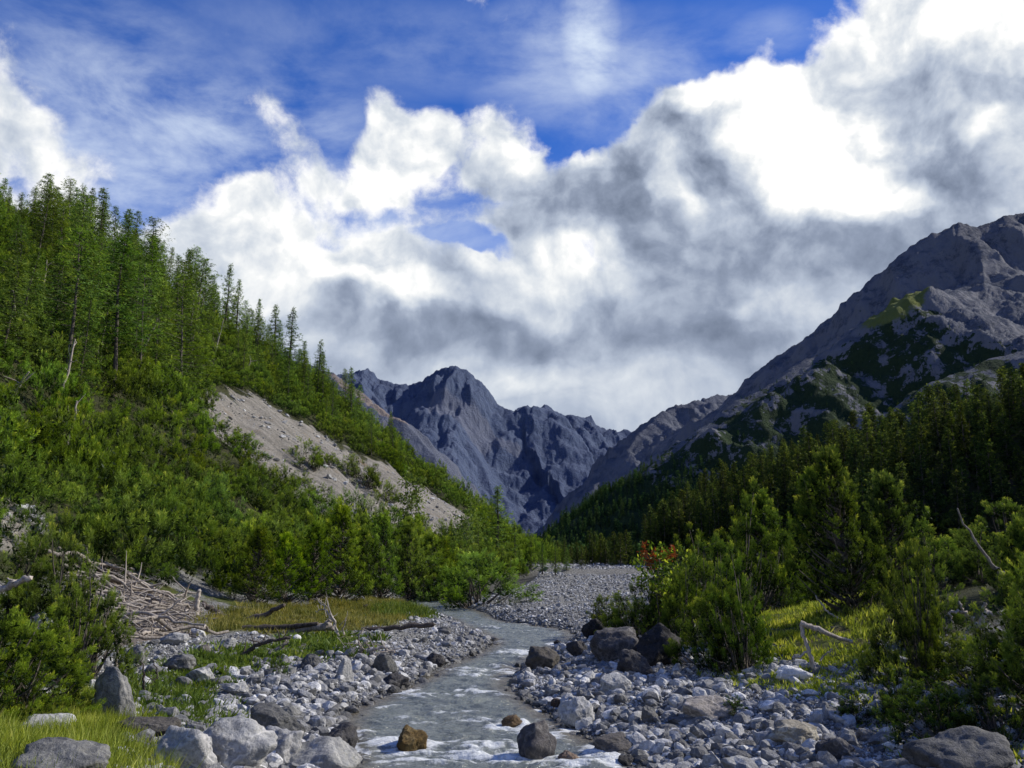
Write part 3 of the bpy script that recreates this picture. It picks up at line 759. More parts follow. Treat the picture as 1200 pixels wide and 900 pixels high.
def place_tree(name, pr, loc, scale, rz, label, cat, group=None, tilt=(0, 0), parts=True, stem='trunk', leaf=None):
    sc = scale if hasattr(scale, '__len__') else (scale,)*3
    if not parts:
        o = bpy.data.objects.new(name, pr[0]); COL.objects.link(o)
    else:
        o = bpy.data.objects.new(name, None); o.empty_display_size = .3; COL.objects.link(o)
        for nm, me in (('crown', pr[0]), (stem, pr[1])):
            c = bpy.data.objects.new(nm, me); COL.objects.link(c); c.parent = o
    o.location = loc; o.scale = sc; o.rotation_euler = (tilt[0], tilt[1], rz)
    return tag(o, label, cat, group)
def scatter(name, meshes, pos, rot, scale, idx, label=None, cat=None, mats=None):
    """one stuff object: copies of a few meshes at given points"""
    c = bpy.data.collections.new(name + ' kinds')
    for k, me in enumerate(meshes): c.objects.link(bpy.data.objects.new('%s kind' % name, me))
    me = bpy.data.meshes.new(name); n = len(pos)
    me.vertices.add(n); me.vertices.foreach_set('co', np.asarray(pos, np.float32).ravel())
    a = me.attributes.new('rot', 'FLOAT_VECTOR', 'POINT'); a.data.foreach_set('vector', np.asarray(rot, np.float32).ravel())
    sc = np.asarray(scale, np.float32); sc = np.repeat(sc[:, None], 3, 1) if sc.ndim == 1 else sc
    a = me.attributes.new('scl', 'FLOAT_VECTOR', 'POINT'); a.data.foreach_set('vector', sc.ravel())
    a = me.attributes.new('idx', 'INT', 'POINT'); a.data.foreach_set('value', np.asarray(idx, np.int32))
    o = bpy.data.objects.new(name, me); COL.objects.link(o)
    g = bpy.data.node_groups.new(name, 'GeometryNodeTree')
    g.interface.new_socket('Geometry', in_out='INPUT', socket_type='NodeSocketGeometry')
    g.interface.new_socket('Geometry', in_out='OUTPUT', socket_type='NodeSocketGeometry')
    N = g.nodes; gi = N.new('NodeGroupInput'); go = N.new('NodeGroupOutput')
    ip = N.new('GeometryNodeInstanceOnPoints'); ci = N.new('GeometryNodeCollectionInfo')
    ci.inputs['Collection'].default_value = c; ci.inputs['Separate Children'].default_value = True; ci.inputs['Reset Children'].default_value = True
    ip.inputs['Pick Instance'].default_value = True
    def at_(nm, ty):
        q = N.new('GeometryNodeInputNamedAttribute'); q.data_type = ty; q.inputs['Name'].default_value = nm
        return [s for s in q.outputs if s.enabled and s.name == 'Attribute'][0]
    L = g.links.new
    L(gi.outputs[0], ip.inputs['Points']); L(ci.outputs[0], ip.inputs['Instance'])
    L(at_('idx', 'INT'), ip.inputs['Instance Index']); L(at_('rot', 'FLOAT_VECTOR'), ip.inputs['Rotation']); L(at_('scl', 'FLOAT_VECTOR'), ip.inputs['Scale'])
    L(ip.outputs[0], go.inputs[0])
    md = o.modifiers.new('scatter', 'NODES'); md.node_group = g
    o['kind'] = 'stuff'
    return tag(o, label, cat)
def pair_mesh(pr, name):
    """crown and stem of a plant in one mesh, for plants scattered as a mass"""
    a, b = pr; me = bpy.data.meshes.new(name)
    import bmesh
    bm = bmesh.new(); bm.from_mesh(a); k = len(bm.faces); bm.from_mesh(b); bm.faces.ensure_lookup_table()
    for f in bm.faces[k:]: f.material_index = 1
    bm.to_mesh(me); bm.free()
    me.materials.append(a.materials[0]); me.materials.append(b.materials[0])
    return me
def darts(pts, rad, rng=None):
    """thin points (N,2) so that none are closer than rad[i]"""
    keep = []; cell = {}; rmax = float(np.max(rad))
    for i, (x, y) in enumerate(pts):
        cx, cy_ = int(x//rmax), int(y//rmax); ok = True
        for a in (-1, 0, 1):
            for b in (-1, 0, 1):
                for j in cell.get((cx+a, cy_+b), ()):
                    if (pts[j][0]-x)**2 + (pts[j][1]-y)**2 < rad[i]**2: ok = False; break
                if not ok: break
            if not ok: break
        if ok: keep.append(i); cell.setdefault((cx, cy_), []).append(i)
    return np.array(keep)
# ---------------------------------------------------------------- plants of the left hillside
def hgt(p): return height(np.asarray(p)[:, 0], np.asarray(p)[:, 1])
def left_hill():
    rng = np.random.default_rng(7)
    n = 26000
    y = rng.uniform(19, 225, n); s = rng.uniform(-1.0, 105, n)
    x = foot_left(y) - s
    u = x/y
    ok = (u > -.72) & (u < .3)
    x, y, s = x[ok], y[ok], s[ok]
    z = height(x, y)
    px, py = to_px(np.stack([x, y, z], 1))
    scree = poly_mask(x, y, ZONE['scree'], .6) + poly_mask(x, y, ZONE['bare'], .4) + poly_mask(x, y, ZONE['drift'], .4) + poly_mask(x, y, ZONE['ochre'], .5)
    # keep clear of the open ground in front and of the crest's far side
    vis = (py < 715) & (scree < .35) & (s < 92) & ~((px < 262) & (py > 684)) & ~((px < 130) & (py > 640))
    x, y, s, z, px, py = [q[vis] for q in (x, y, s, z, px, py)]
    d = np.hypot(x, y)
    # larches: the upper left of the slope
    edge = np.interp(px, [-200, 0, 100, 200, 265, 300], [470, 455, 425, 400, 375, 0])
    lar = (px > -130) & (px < 300) & ((py < edge + rng.normal(size=len(px))*22) | ((py < 500) & (rng.uniform(size=len(px)) < .06)))
    lar |= (px > 255) & (px < 470) & (py < np.interp(px, [255, 300, 340, 400, 470], [415, 455, 480, 515, 560])) & (rng.uniform(size=len(px)) < .16)
    li = np.where(lar)[0]
    k = li[darts(np.stack([x[li], y[li]], 1), np.where(px[li] < 255, 3.2, 4.2))]
    order = k[np.argsort(d[k])][:255]
    for q, i in enumerate(order):
        sc = rng.choice([rng.uniform(.36, .6), rng.uniform(.58, .82), rng.uniform(.7, .9)])*np.interp(px[i], [-100, 0, 60, 130, 250, 280, 470], [.58, .64, .86, 1.0, .95, .72, .6])
        near_top = py[i] < 385
        place_tree('larch_tree', PR['larch'][rng.integers(6)], (x[i], y[i], z[i]-.3), (sc*rng.uniform(.8, 1.35),)*2 + (sc*rng.uniform(.82, .98),), rng.uniform(0, 6.28),
                   'green larch of the close stand along the top of the left hillside' if near_top else 'green larch among shrubs on the steep upper left hillside', 'tree',
                   'larches along the top of the left hillside' if near_top else 'larches on the upper left hillside', (rng.normal()*.03, rng.normal()*.03))
    # shrubs everywhere on the slope
    si = np.where((rng.uniform(size=len(px)) < 1.0))[0]
    k = si[darts(np.stack([x[si], y[si]], 1), np.where(d[si] < 60, 1.75, 2.25))]
    k = k[np.argsort(d[k])]
    inview = (px[k] > -40) & (px[k] < 700)
    near = k[inview][:205]; rest = np.setdiff1d(k, near)
    def size(i, r): return r.uniform(.7, 1.25)*(1.0 if d[i] > 60 else .95)
    for i in near:
        sc = size(i, rng)*rng.choice([.75, 1, 1.2]); foot = py[i] > 668
        place_tree('mountain_pine', PR['mid'][rng.integers(6)], (x[i], y[i], z[i]-.15), (sc, sc, sc*rng.uniform(.8, 1.5)), rng.uniform(0, 6.28),
                   'bushy green mountain pine in the thicket at the foot of the left slope' if foot else 'bushy green mountain pine in the thicket on the left slope', 'pine shrub',
                   'mountain pines at the foot of the left slope' if foot else 'mountain pines on the left slope', (rng.normal()*.08, rng.normal()*.08), parts=False)
    sc = rng.uniform(.7, 1.25, len(rest)); z2 = sc*rng.uniform(.8, 1.5, len(rest))
    scatter('shrubbery', [p[0] for p in PR['mid']], np.stack([x[rest], y[rest], z[rest]-.15], 1), np.stack([rng.normal(size=len(rest))*.08, rng.normal(size=len(rest))*.08, rng.uniform(0, 6.28, len(rest))], 1),
            np.stack([sc, sc, z2], 1), rng.integers(0, 6, len(rest)), 'dense green pine thicket covering the upper left slope', 'shrubbery')
    print('left hill: larch', len(order), 'shrub', len(near), '+', len(rest))
left_hill()
def one(name, kind, px, py, hpx, label, cat, v=0, w=1.0, rz=0, hh=None, tilt=(0, 0), group=None, stem='trunk', Y=None, sink=.1):
    """a plant whose foot stands at a spot on the ground and that is so many photo pixels tall"""
    p = hit(px, py) if Y is None else at(px, py, Y)
    base = {'near_l': 2.3, 'near_r': 3.0, 'tall_r': 5.4, 'mid': 2.4, 'cone_l': 5.2, 'larch': 16, 'larch_s': 9, 'forest': 9.5}[kind]
    H = hpx*np.linalg.norm(p-EYE)/FOC
    s = H/base
    return place_tree(name, PR[kind][v % len(PR[kind])], (p[0], p[1], p[2]-sink*s), (s*w, s*w, s), rz, label, cat, group, tilt, True, stem)
def crest_y(px, lo=250, hi=650):
    """photo row where the ground of the left hill ends against what is behind it"""
    while hi - lo > 2:
        m = (lo+hi)//2
        if hit(px, m, 6, 240) is not None: hi = m
        else: lo = m
    return hi
def left_singles():
    for i, (px, hpx, kind, lab) in enumerate([
        (262, 92, 'larch_s', 'slender larch standing off the right edge of the close larch stand'),
        (275, 78, 'larch_s', 'thin two-tiered larch on the crest right of the larch stand'),
        (298, 70, 'larch_s', 'wind-bent open-crowned larch on the left crest beside a bare trunk'),
        (322, 74, 'larch_s', 'bluish dense larch on the left crest left of the broad larch'),
        (338, 84, 'larch_s', 'broad larch with full crown standing highest on the middle left crest'),
        (371, 66, 'larch_s', 'ragged spruce with forked top on the crest before the far peaks'),
        (378, 58, 'larch_s', 'narrow spruce close behind the ragged forked-top spruce'),
        (412, 66, 'larch_s', 'slim pale larch on the left crest in front of the tan ridge'),
        (458, 46, 'larch_s', 'small thin larch low on the left crest above the scree')]):
        cy0 = crest_y(px)
        one('larch_tree', kind, px, cy0+7, hpx, lab, 'tree', i, .9 + .25*(i in (4, 3)), i*1.3, tilt=(.04*(i % 3-1), .05*(i % 2)))
    # shrubs standing alone on the scree
    for i, (px, py, hpx, lab) in enumerate([
        (366, 549, 32, 'largest round pine bush alone on the pale scree'), (350, 568, 18, 'small low pine bush alone on the lower left scree'),
        (385, 545, 17, 'small pine bush right beside the largest bush on the scree'), (409, 557, 24, 'upright pine bush in the middle of the scree'),
        (430, 570, 34, 'wide dark pine bush on the right part of the scree'), (453, 588, 26, 'pine bush at the right end of the scree above pale saplings'), (470, 560, 22, 'pine bush on the top rim of the scree')]):
        one('mountain_pine', 'mid', px, py, hpx*1.0, lab, 'pine shrub', i, 1.05, i*2.1, stem='stem')
    # pines and saplings at the foot of the scree
    for i, (px, py, hpx, kind, w, lab) in enumerate([
        (300, 706, 88, 'cone_l', 1.2, 'upright dark pine at the back of the ochre meadow, leftmost of its row'),
        (332, 706, 80, 'cone_l', 1.25, 'bushy pine second from the left behind the ochre meadow'),
        (366, 704, 92, 'cone_l', 1.15, 'bushy pine behind the middle of the ochre meadow'),
        (398, 704, 118, 'cone_l', 1.2, 'tall dark conical pine behind the ochre meadow'),
        (446, 704, 104, 'cone_l', 1.1, 'open-branched pine with visible trunk behind the right meadow end'),
        (424, 700, 84, 'cone_l', 1.1, 'dark pine between the tall conical pine and the open-branched one'),
        (478, 702, 98, 'cone_l', .95, 'slender pointed pine right of the open-branched pine'),
        (505, 706, 84, 'cone_l', 1.2, 'leafy pine left of the bush that overhangs the stream bend'),
        (530, 708, 62, 'mid', 1.25, 'dark pine bush left behind the stream bend'),
        (556, 709, 58, 'mid', 1.35, 'round dark pine bush overhanging the stream bend'),
        (488, 668, 66, 'cone_l', .8, 'pine sapling standing above the stream-bend pines')]):
        one('mountain_pine', kind, px, py, hpx, lab, 'pine tree', i, w, i*1.7)
    for i, (px, py, hpx, kind, lab) in enumerate([
        (582, 668, 96, 'larch_s', 'tall narrow larch standing above the trees at the gravel bed'),
        (560, 672, 60, 'larch_s', 'larch left of the tall narrow larch near the gravel bed'),
        (604, 672, 56, 'larch_s', 'larch right of the tall narrow larch near the gravel bed'),
        (622, 672, 42, 'larch_s', 'small larch second from the end of the left tree line'),
        (636, 673, 36, 'larch_s', 'smaller larch near the end of the left tree line'),
        (651, 674, 34, 'larch_s', 'last small larch of the left tree line by the gravel bed'),
        (664, 671, 28, 'larch_s', 'lone small tree right of the last small larch by the gravel bed'),
        (540, 676, 52, 'larch_s', 'larch above the stream-bend bushes left of the gravel bed')]):
        one('larch_tree', kind, px, py, hpx, lab, 'tree', i, 1.5 if i == 0 else 1.25, i*2.3)
    for px, py, hpx, lab, sd in ((480, 640, 78, 'tall pale green birch sapling on the lower right of the scree', 31), (541, 658, 62, 'spreading pale green birch at the foot of the scree', 32)):
        p = hit(px, py); H = hpx*np.linalg.norm(p-EYE)/FOC
        cr, tk = broadleaf(sd, H, H*.30 if sd == 31 else H*.5, 1500, .30)
        o = bpy.data.objects.new('birch_tree', None); COL.objects.link(o); o.location = p
        cr.build('crown', MAT['pale_leaf'], o); tk.build('trunk', MAT['bark'], o, True); tag(o, lab, 'tree')
    # pale dead trunks leaning on the slope
    dead = [(66, 480, 88, 398, 'long pale leaning trunk above the middle of the thicket'), (78, 425, 98, 388, 'pale bare trunk forked beside the long leaning one'), (80, 424, 82, 386, 'upright pale trunk beside the leaning forked one'),
            (8, 480, 34, 436, 'short pale leaning trunk at the far left of the slope'), (116, 437, 120, 398, 'thin upright bare trunk left of the larch stand foot'), (168, 415, 187, 368, 'pale slanting trunk under the right larches'),
            (222, 405, 227, 345, 'thin bare trunk at the right end of the larch stand'), (230, 395, 240, 340, 'thin slanting bare trunk at the right end of the larch stand'), (252, 415, 262, 375, 'forked pale trunk on the crest right of the larch stand'),
            (288, 447, 294, 420, 'short pale dead trunk right of the crest larches'), (18, 415, 15, 340, 'bare grey stem among the leftmost larches'), (52, 352, 55, 305, 'bare pinkish stem in the left larch stand'), (80, 520, 90, 470, 'thin grey leaning stem in the middle thicket')]
    for i, (a, b, c, d_, lab) in enumerate(dead):
        p = hit(a, b); Y = p[1] - .8
        q = at(c, d_, Y - .6); p = at(a, b, Y)
        rng = np.random.default_rng(400+i); mb = MB()
        mid = p + (p-q)*.25
        P = wander(mid, q, 9, rng, .12); tube(mb, P, np.linspace(.13, .04, 9), 6)
        for k in range(4):
            o_ = P[rng.integers(4, 8)]; tube(mb, wander(o_, o_ + unit(rng.normal(size=3) + (0, 0, .6))*.9, 4, rng, .1), [.03, .025, .02, .01], 4)
        tag(mb.build('dead_tree', MAT['dead_wood'], None, True), lab, 'dead tree')
left_singles()

# ---------------------------------------------------------------- the wooded spur and the far woods
def right_spur():
    rng = np.random.default_rng(17); n = 30000
    t = rng.uniform(0, 1, n); 
    L = np.concatenate([[0], np.cumsum(np.hypot(*np.diff(SPUR[:, :2], axis=0).T))])
    a = t*L[-1]; cxp = np.interp(a, L, SPUR[:, 0]); cyp = np.interp(a, L, SPUR[:, 1])
    x = cxp + rng.uniform(-62, 12, n); y = cyp + rng.uniform(-30, 10, n)
    dd, arc, sg, ex = seg_dist(x, y, SPUR)
    z = height(x, y); e = ex[0]
    rise = z - (3.5 + .004*y)
    ok = (z > 3.6) & (y > 42) & ((e - .6*dd) > -.3) & (dd < 60) & (x > 12) & (x/y < .75)
    ok &= (sg > 0) | (dd < 9)
    ok &= ~((gnoise(x*.07, y*.07, 3) > .33) & (dd > 9))
    x, y, z = x[ok], y[ok], z[ok]; px, py = to_px(np.stack([x, y, z], 1))
    k = darts(np.stack([x, y], 1), np.full(len(x), 2.15)); k = k[np.argsort(np.hypot(x[k], y[k]))]
    inv = (px[k] < 1260) & (px[k] > 660)
    kk = k[inv]
    # the ones seen largest: crest line and nearer face
    near = kk[:278]; rest = np.setdiff1d(k, near)
    for i in near:
        sc = rng.uniform(.58, 1.05)
        place_tree('forest_pine', PR['forest'][rng.integers(6)], (x[i], y[i], z[i]-.3), (sc*1.05, sc*1.05, sc), rng.uniform(0, 6.28), 'dark pine in the dense wood on the shaded right spur', 'tree',
                   'pines in the wood on the right spur', (rng.normal()*.03, rng.normal()*.03))
    sc = rng.uniform(.58, 1.05, len(rest))
    scatter('woods', [pair_mesh(p, 'pine') for p in PR['forest']], np.stack([x[rest], y[rest], z[rest]-.3], 1), np.stack([rng.normal(size=len(rest))*.03, rng.normal(size=len(rest))*.03, rng.uniform(0, 6.28, len(rest))], 1), sc, rng.integers(0, 6, len(rest)),
            'dark pine wood covering the farther part of the right spur', 'woods')
    print('spur', len(near), len(rest))
right_spur()
def valley_end():
    rng = np.random.default_rng(19)
    for i in range(34):
        px = 650 + 95*i/33 + rng.uniform(-2, 2); Y = rng.uniform(138, 178); g = at(px, 668, Y); z = float(height(np.array([g[0]]), np.array([g[1]]))[0])
        s = rng.uniform(.22, .52)*(1 if px < 690 else 1.35)
        place_tree('forest_pine', PR['forest'][i % 6], (g[0], g[1], z-.2), (s*1.3, s*1.3, s), rng.uniform(0, 6.28), 'low dark pine in the row that closes the far end of the gravel bed', 'tree', 'pines at the far end of the gravel bed')
valley_end()
def far_woods():
    """trees on the flank of the great right-hand mountain, found by dropping points on its surface"""
    rng = np.random.default_rng(27)
    mo = bpy.data.objects['mountain']; me = mo.data
    v = np.empty(len(me.vertices)*3, np.float32); me.vertices.foreach_get('co', v); v = v.reshape(-1, 3)
    veg = np.empty(len(v), np.float32); me.attributes['veg'].data.foreach_get('value', veg)
    px, py = to_px(v)
    n = gnoise(v[:, 0]/70, v[:, 1]/70, 2)
    low = sstep(520, 600, py)
    w = (veg + .5*n > .55)*(.10 + .9*low)*(v[:, 1] < 1500)*(px > 590)*(px < 1260)*(py > 330)
    # even out over ground area: the grid widens with distance
    w = w*(v[:, 1]/1000)**2
    pick = rng.choice(len(v), 17000, p=w/w.sum())
    jit = rng.normal(size=(len(pick), 2))*2.0
    pos = v[pick].copy(); pos[:, :2] += jit; pos[:, 2] -= 1.0
    sc = rng.uniform(.6, 1.3, len(pick))*np.where(py[pick] < 540, .55, 1.0)
    scatter('forest', [p[0] for p in PR['far']], pos, np.stack([0*sc, 0*sc, rng.uniform(0, 6.28, len(sc))], 1), sc, rng.integers(0, 3, len(sc)), 'distant green conifer forest on the lower flank of the right mountain', 'forest')
far_woods()
# ---------------------------------------------------------------- rocks
def rock_mat(name, a, b, c, lichen=None, wetattr=False):
    m, t = material(name); tc = t.new('ShaderNodeTexCoord'); p = E(t, tc.outputs['Object']); w = wpos(t)
    oi = t.new('ShaderNodeObjectInfo'); rnd = E(t, oi.outputs['Random'])
    n = t.noise(w, 3.5, 7, .65); n2 = t.noise(w, 22, 5, .65)
    r2 = t.math('FRACT', rnd*13.7)
    col = t.mix(t.step(.32, .68, n*.6 + n2*.4), a, b)
    vein = t.step(.03, .0, t.math('ABSOLUTE', t.noise(t.vmath('ADD', w, t.vmath('SCALE', E(t, oi.outputs['Location']), scale=.37)), 1.7, 4, .55) - .5))
    col = t.mix(vein*.55, col, c)
    col = t.hsv(col, t.math('MULTIPLY_ADD', r2 - .5, .05, .5), t.math('MULTIPLY_ADD', r2, .8, .6), t.math('MULTIPLY_ADD', t.math('POWER', rnd, 1.7), 1.35, .42))
    if lichen: col = t.mix(t.step(.60, .72, t.noise(w, 1.6, 7, .7)), col, lichen)
    rough = .85
    if wetattr:
        q = t.new('ShaderNodeAttribute', attribute_type='INSTANCER'); q.attribute_name = 'wet'; wt = E(t, q.outputs['Fac'])
        col = t.blend('MULTIPLY', wt, col, C4(.28, .27, .25)); rough = t.math('MULTIPLY_ADD', wt, -.5, .85)
    finish(t, col, rough, t.bump(n2*.4 + n*.6, .9, .09), .35); MAT[name] = m
rock_mat('stone', C4(.17, .175, .185), C4(.43, .43, .425), C4(.64, .635, .62), None, True)
rock_mat('boulder', C4(.10, .103, .107), C4(.31, .307, .295), C4(.43, .42, .40), C4(.06, .06, .058))
rock_mat('dark_boulder', C4(.024, .024, .027), C4(.075, .069, .068), C4(.13, .125, .12), C4(.05, .05, .05))
rock_mat('brown_boulder', C4(.065, .042, .020), C4(.19, .12, .052), C4(.27, .20, .11), C4(.05, .045, .035))
rock_mat('white_boulder', C4(.28, .28, .28), C4(.50, .50, .49), C4(.72, .72, .70), C4(.27, .27, .27))
rock_mat('tan_boulder', C4(.12, .108, .092), C4(.25, .225, .195), C4(.42, .39, .34), C4(.12, .115, .10))
import bmesh
def ico(sub):
    bm = bmesh.new(); bmesh.ops.create_icosphere(bm, subdivisions=sub, radius=1)
    v = np.array([q.co[:] for q in bm.verts]); f = np.array([[q.index for q in g.verts] for g in bm.faces]); bm.free()
    return v, f
ICO = {k: ico(k) for k in (2, 3, 5)}
def rock_shape(seed, sub, planes=16, rough=.10, soft=.07):
    rng = np.random.default_rng(seed); d, f = ICO[sub]
    n = unit(rng.normal(size=(planes, 3))); off = rng.uniform(.62, 1.0, planes)
    dot = d@n.T
    r = np.where(dot > .05, off/np.maximum(dot, .05), 9)
    k = 14/soft*.12
    rr = -np.log(np.exp(-k*np.minimum(r, 1.35)).sum(1) + np.exp(-k*1.35))/k
    v = d*rr[:, None]
    o = seed*3.1
    v = v*(1 + rough*fbm(d[:, 0]*1.7+o, d[:, 1]*1.7, d[:, 2]*1.7, 5, seed=seed)[:, None]*1.6)
    if sub >= 5: v = v + d*(.022*ridged(d[:, 0]*5+o, d[:, 1]*5, d[:, 2]*5, 4, seed=seed+3))[:, None]
    ext = v.max(0)-v.min(0); v = (v-(v.max(0)+v.min(0))/2)/ext*2
    return v, f
def boulder(px, py, w, h, mat, label, seed, depth=.9, rz=None, name='boulder', sub=5, planes=26, sink=.22, tilt=(0, 0), Y=None):
    p = hit(px, py) if Y is None else at(px, py, Y)
    k = np.linalg.norm(p-EYE)/FOC; rng = np.random.default_rng(seed)
    W, H = w*k/2*.92, h*k/2/(1-sink)*.92
    v, f = rock_shape(seed, sub, planes)
    D = W*depth
    v = v*np.array([W, D, H])
    o = mesh_obj(name, v, f, [MAT[mat]], smooth=True)
    o.location = (p[0], p[1] + D*.45, p[2] + H*(1-2*sink)); o.rotation_euler = (tilt[0], tilt[1], rng.uniform(-.35, .35) if rz is None else rz)
    return tag(o, label, 'rock')
STREAM_ROCKS = []
def all_boulders():
    B = [
    (130,850,52,62,'boulder','tall upright grey boulder standing at the edge of the pine bush',.55,-.1), (170,868,66,24,'tan_boulder','low flat boulder right below the tall upright one',.8,0),
    (206,908,76,50,'boulder','pale cracked boulder at the lower left, right of the grass',.9,.3), (262,905,104,56,'boulder','largest smooth sloping boulder at the lower left',.8,.35),
    (50,868,60,26,'white_boulder','pale flat rock lying in the foreground grass',.7,0), (56,922,104,44,'boulder','broad grey rock at the bottom left corner in the grass',.8,.1),
    (322,866,68,36,'boulder','rounded grey boulder above the bluish one on the left bank',.8,-.2), (322,893,58,36,'boulder','bluish rounded boulder left of the stream foreground',.9,.1),
    (372,908,92,38,'boulder','wide light boulder at the bottom edge by the stream',.8,0), (397,886,40,34,'dark_boulder','dark wet block at the left waterline beside white water',.9,.2),
    (36,762,40,40,'white_boulder','white blocky rock between the near pine bushes',.8,.2), (201,755,36,13,'white_boulder','flat white rock on the ochre grass below the driftwood',.6,0),
    (231,746,17,11,'white_boulder','small white rock above the flat white one',.8,0), (205,786,38,18,'boulder','rounded pale rock in the green herbs',.8,0),
    (234,802,32,18,'boulder','grey rock right below the rounded pale one in the herbs',.8,.2), (157,778,26,20,'white_boulder','whitish rock below the driftwood heap',.8,0),
    (264,761,22,13,'boulder','small rock left of the fallen branches on the meadow',.8,0), (237,766,18,10,'tan_boulder','low tan rock between the flat white rock and the branches',.8,0),
    (363,784,23,17,'boulder','rounded pale stone standing out on the left gravel',.9,0), (450,790,30,24,'boulder','grey block right of the driftwood root on the left gravel',.8,.2),
    (404,799,22,30,'boulder','grey slab leaning on the left gravel',.6,.6), (463,809,34,19,'dark_boulder','dark reddish rock at the waterline in the bend of the left bank',.9,0),
    (510,780,24,15,'dark_boulder','dark stone farther up the left waterline',.9,0), (278,814,24,14,'boulder','grey stone on the fine gravel left of the rubble',.9,0),
    (335,845,30,16,'boulder','dark-sided stone in the middle of the left rubble',.9,0), (478,880,38,27,'brown_boulder','rusty brown boulder in the stream near the left side',.9,.6),
    (630,889,46,40,'dark_boulder','large dark angular block in the stream near the right bank',.95,.5), (600,852,26,13,'brown_boulder','low brown rock in the stream above the dark block',.8,0),
    (667,893,26,11,'brown_boulder','flat brown rock touching the dark block in the stream',.8,0), (655,828,20,9,'brown_boulder','low brown stone at the right waterline',.8,0),
    (578,752,14,6,'dark_boulder','small dark stone in the bend of the stream',.8,0), (655,757,13,7,'dark_boulder','small dark stone in the water before the upper right rocks',.8,0),
    (636,784,44,26,'tan_boulder','tan rounded boulder at the tip of the right gravel bank',.8,.1), (677,769,28,18,'dark_boulder','small dark reddish boulder at the upper right waterline',.9,0),
    (720,772,58,36,'dark_boulder','long dark slab boulder under the pine bushes at the right bank',.8,.15), (699,748,36,24,'dark_boulder','dark boulder under the low bush at the far right bank',.8,0),
    (772,779,62,48,'dark_boulder','largest dark boulder under the right pine bushes',.8,-.1), (744,792,44,30,'dark_boulder','dark boulder in front of the largest dark one',.9,.2),
    (722,812,38,22,'boulder','grey rounded boulder in the shade on the right gravel',.8,0), (678,852,44,34,'boulder','pale broken boulder with dark left side at the right waterline',.8,.3),
    (722,888,50,24,'tan_boulder','flat tilted pale rock at the lower right waterline',.7,.2), (832,846,68,28,'tan_boulder','broad tan rock on the right gravel before the low bush',.7,.1),
    (932,797,42,16,'white_boulder','flat pale slab beside the forked dead branch',.5,-.2), (930,872,58,22,'tan_boulder','flat tan rock in the lower right gravel',.8,0),
    (985,894,44,26,'dark_boulder','dark block at the lower right gravel edge',.9,.3), (1142,915,112,50,'boulder','very large rounded grey boulder at the lower right corner',.8,0),
    (868,905,46,16,'white_boulder','white flat rock at the bottom edge of the right gravel',.7,0), (1052,908,44,16,'white_boulder','whitish rock at the bottom right of the gravel',.8,0),
    (762,846,22,18,'boulder','small dark-faced block on the right gravel',.9,.4), (795,828,24,14,'white_boulder','small pale rock below the shaded bank',.8,0), (695,838,20,14,'boulder','small pale block above the broken boulder',.8,0),
    (735,905,24,18,'dark_boulder','dark stone at the bottom of the right waterline',.9,0), (1020,680,24,8,'boulder','pale rock showing at the top of the right lawn',.8,0),
    (405,862,24,12,'dark_boulder','dark wet stone at the left waterline',.9,0), (520,742,18,8,'boulder','pale stone on the upper left gravel',.8,0)]
    for i, (px, py, w, h, mt, lab, dp, rz) in enumerate(B):
        st = 'in the stream' in lab or 'in the water' in lab or 'in the bend of the stream' in lab
        Y = on_water(px, py)[1] if st else None
        o = boulder(px, py, w, h, mt, lab, 900+i, dp, rz, sink=.3 if st else .22, Y=Y)
        if st or 'waterline' in lab: STREAM_ROCKS.append((o.location.x, o.location.y, w*np.linalg.norm(np.array(o.location)-EYE)/FOC/2))
all_boulders()

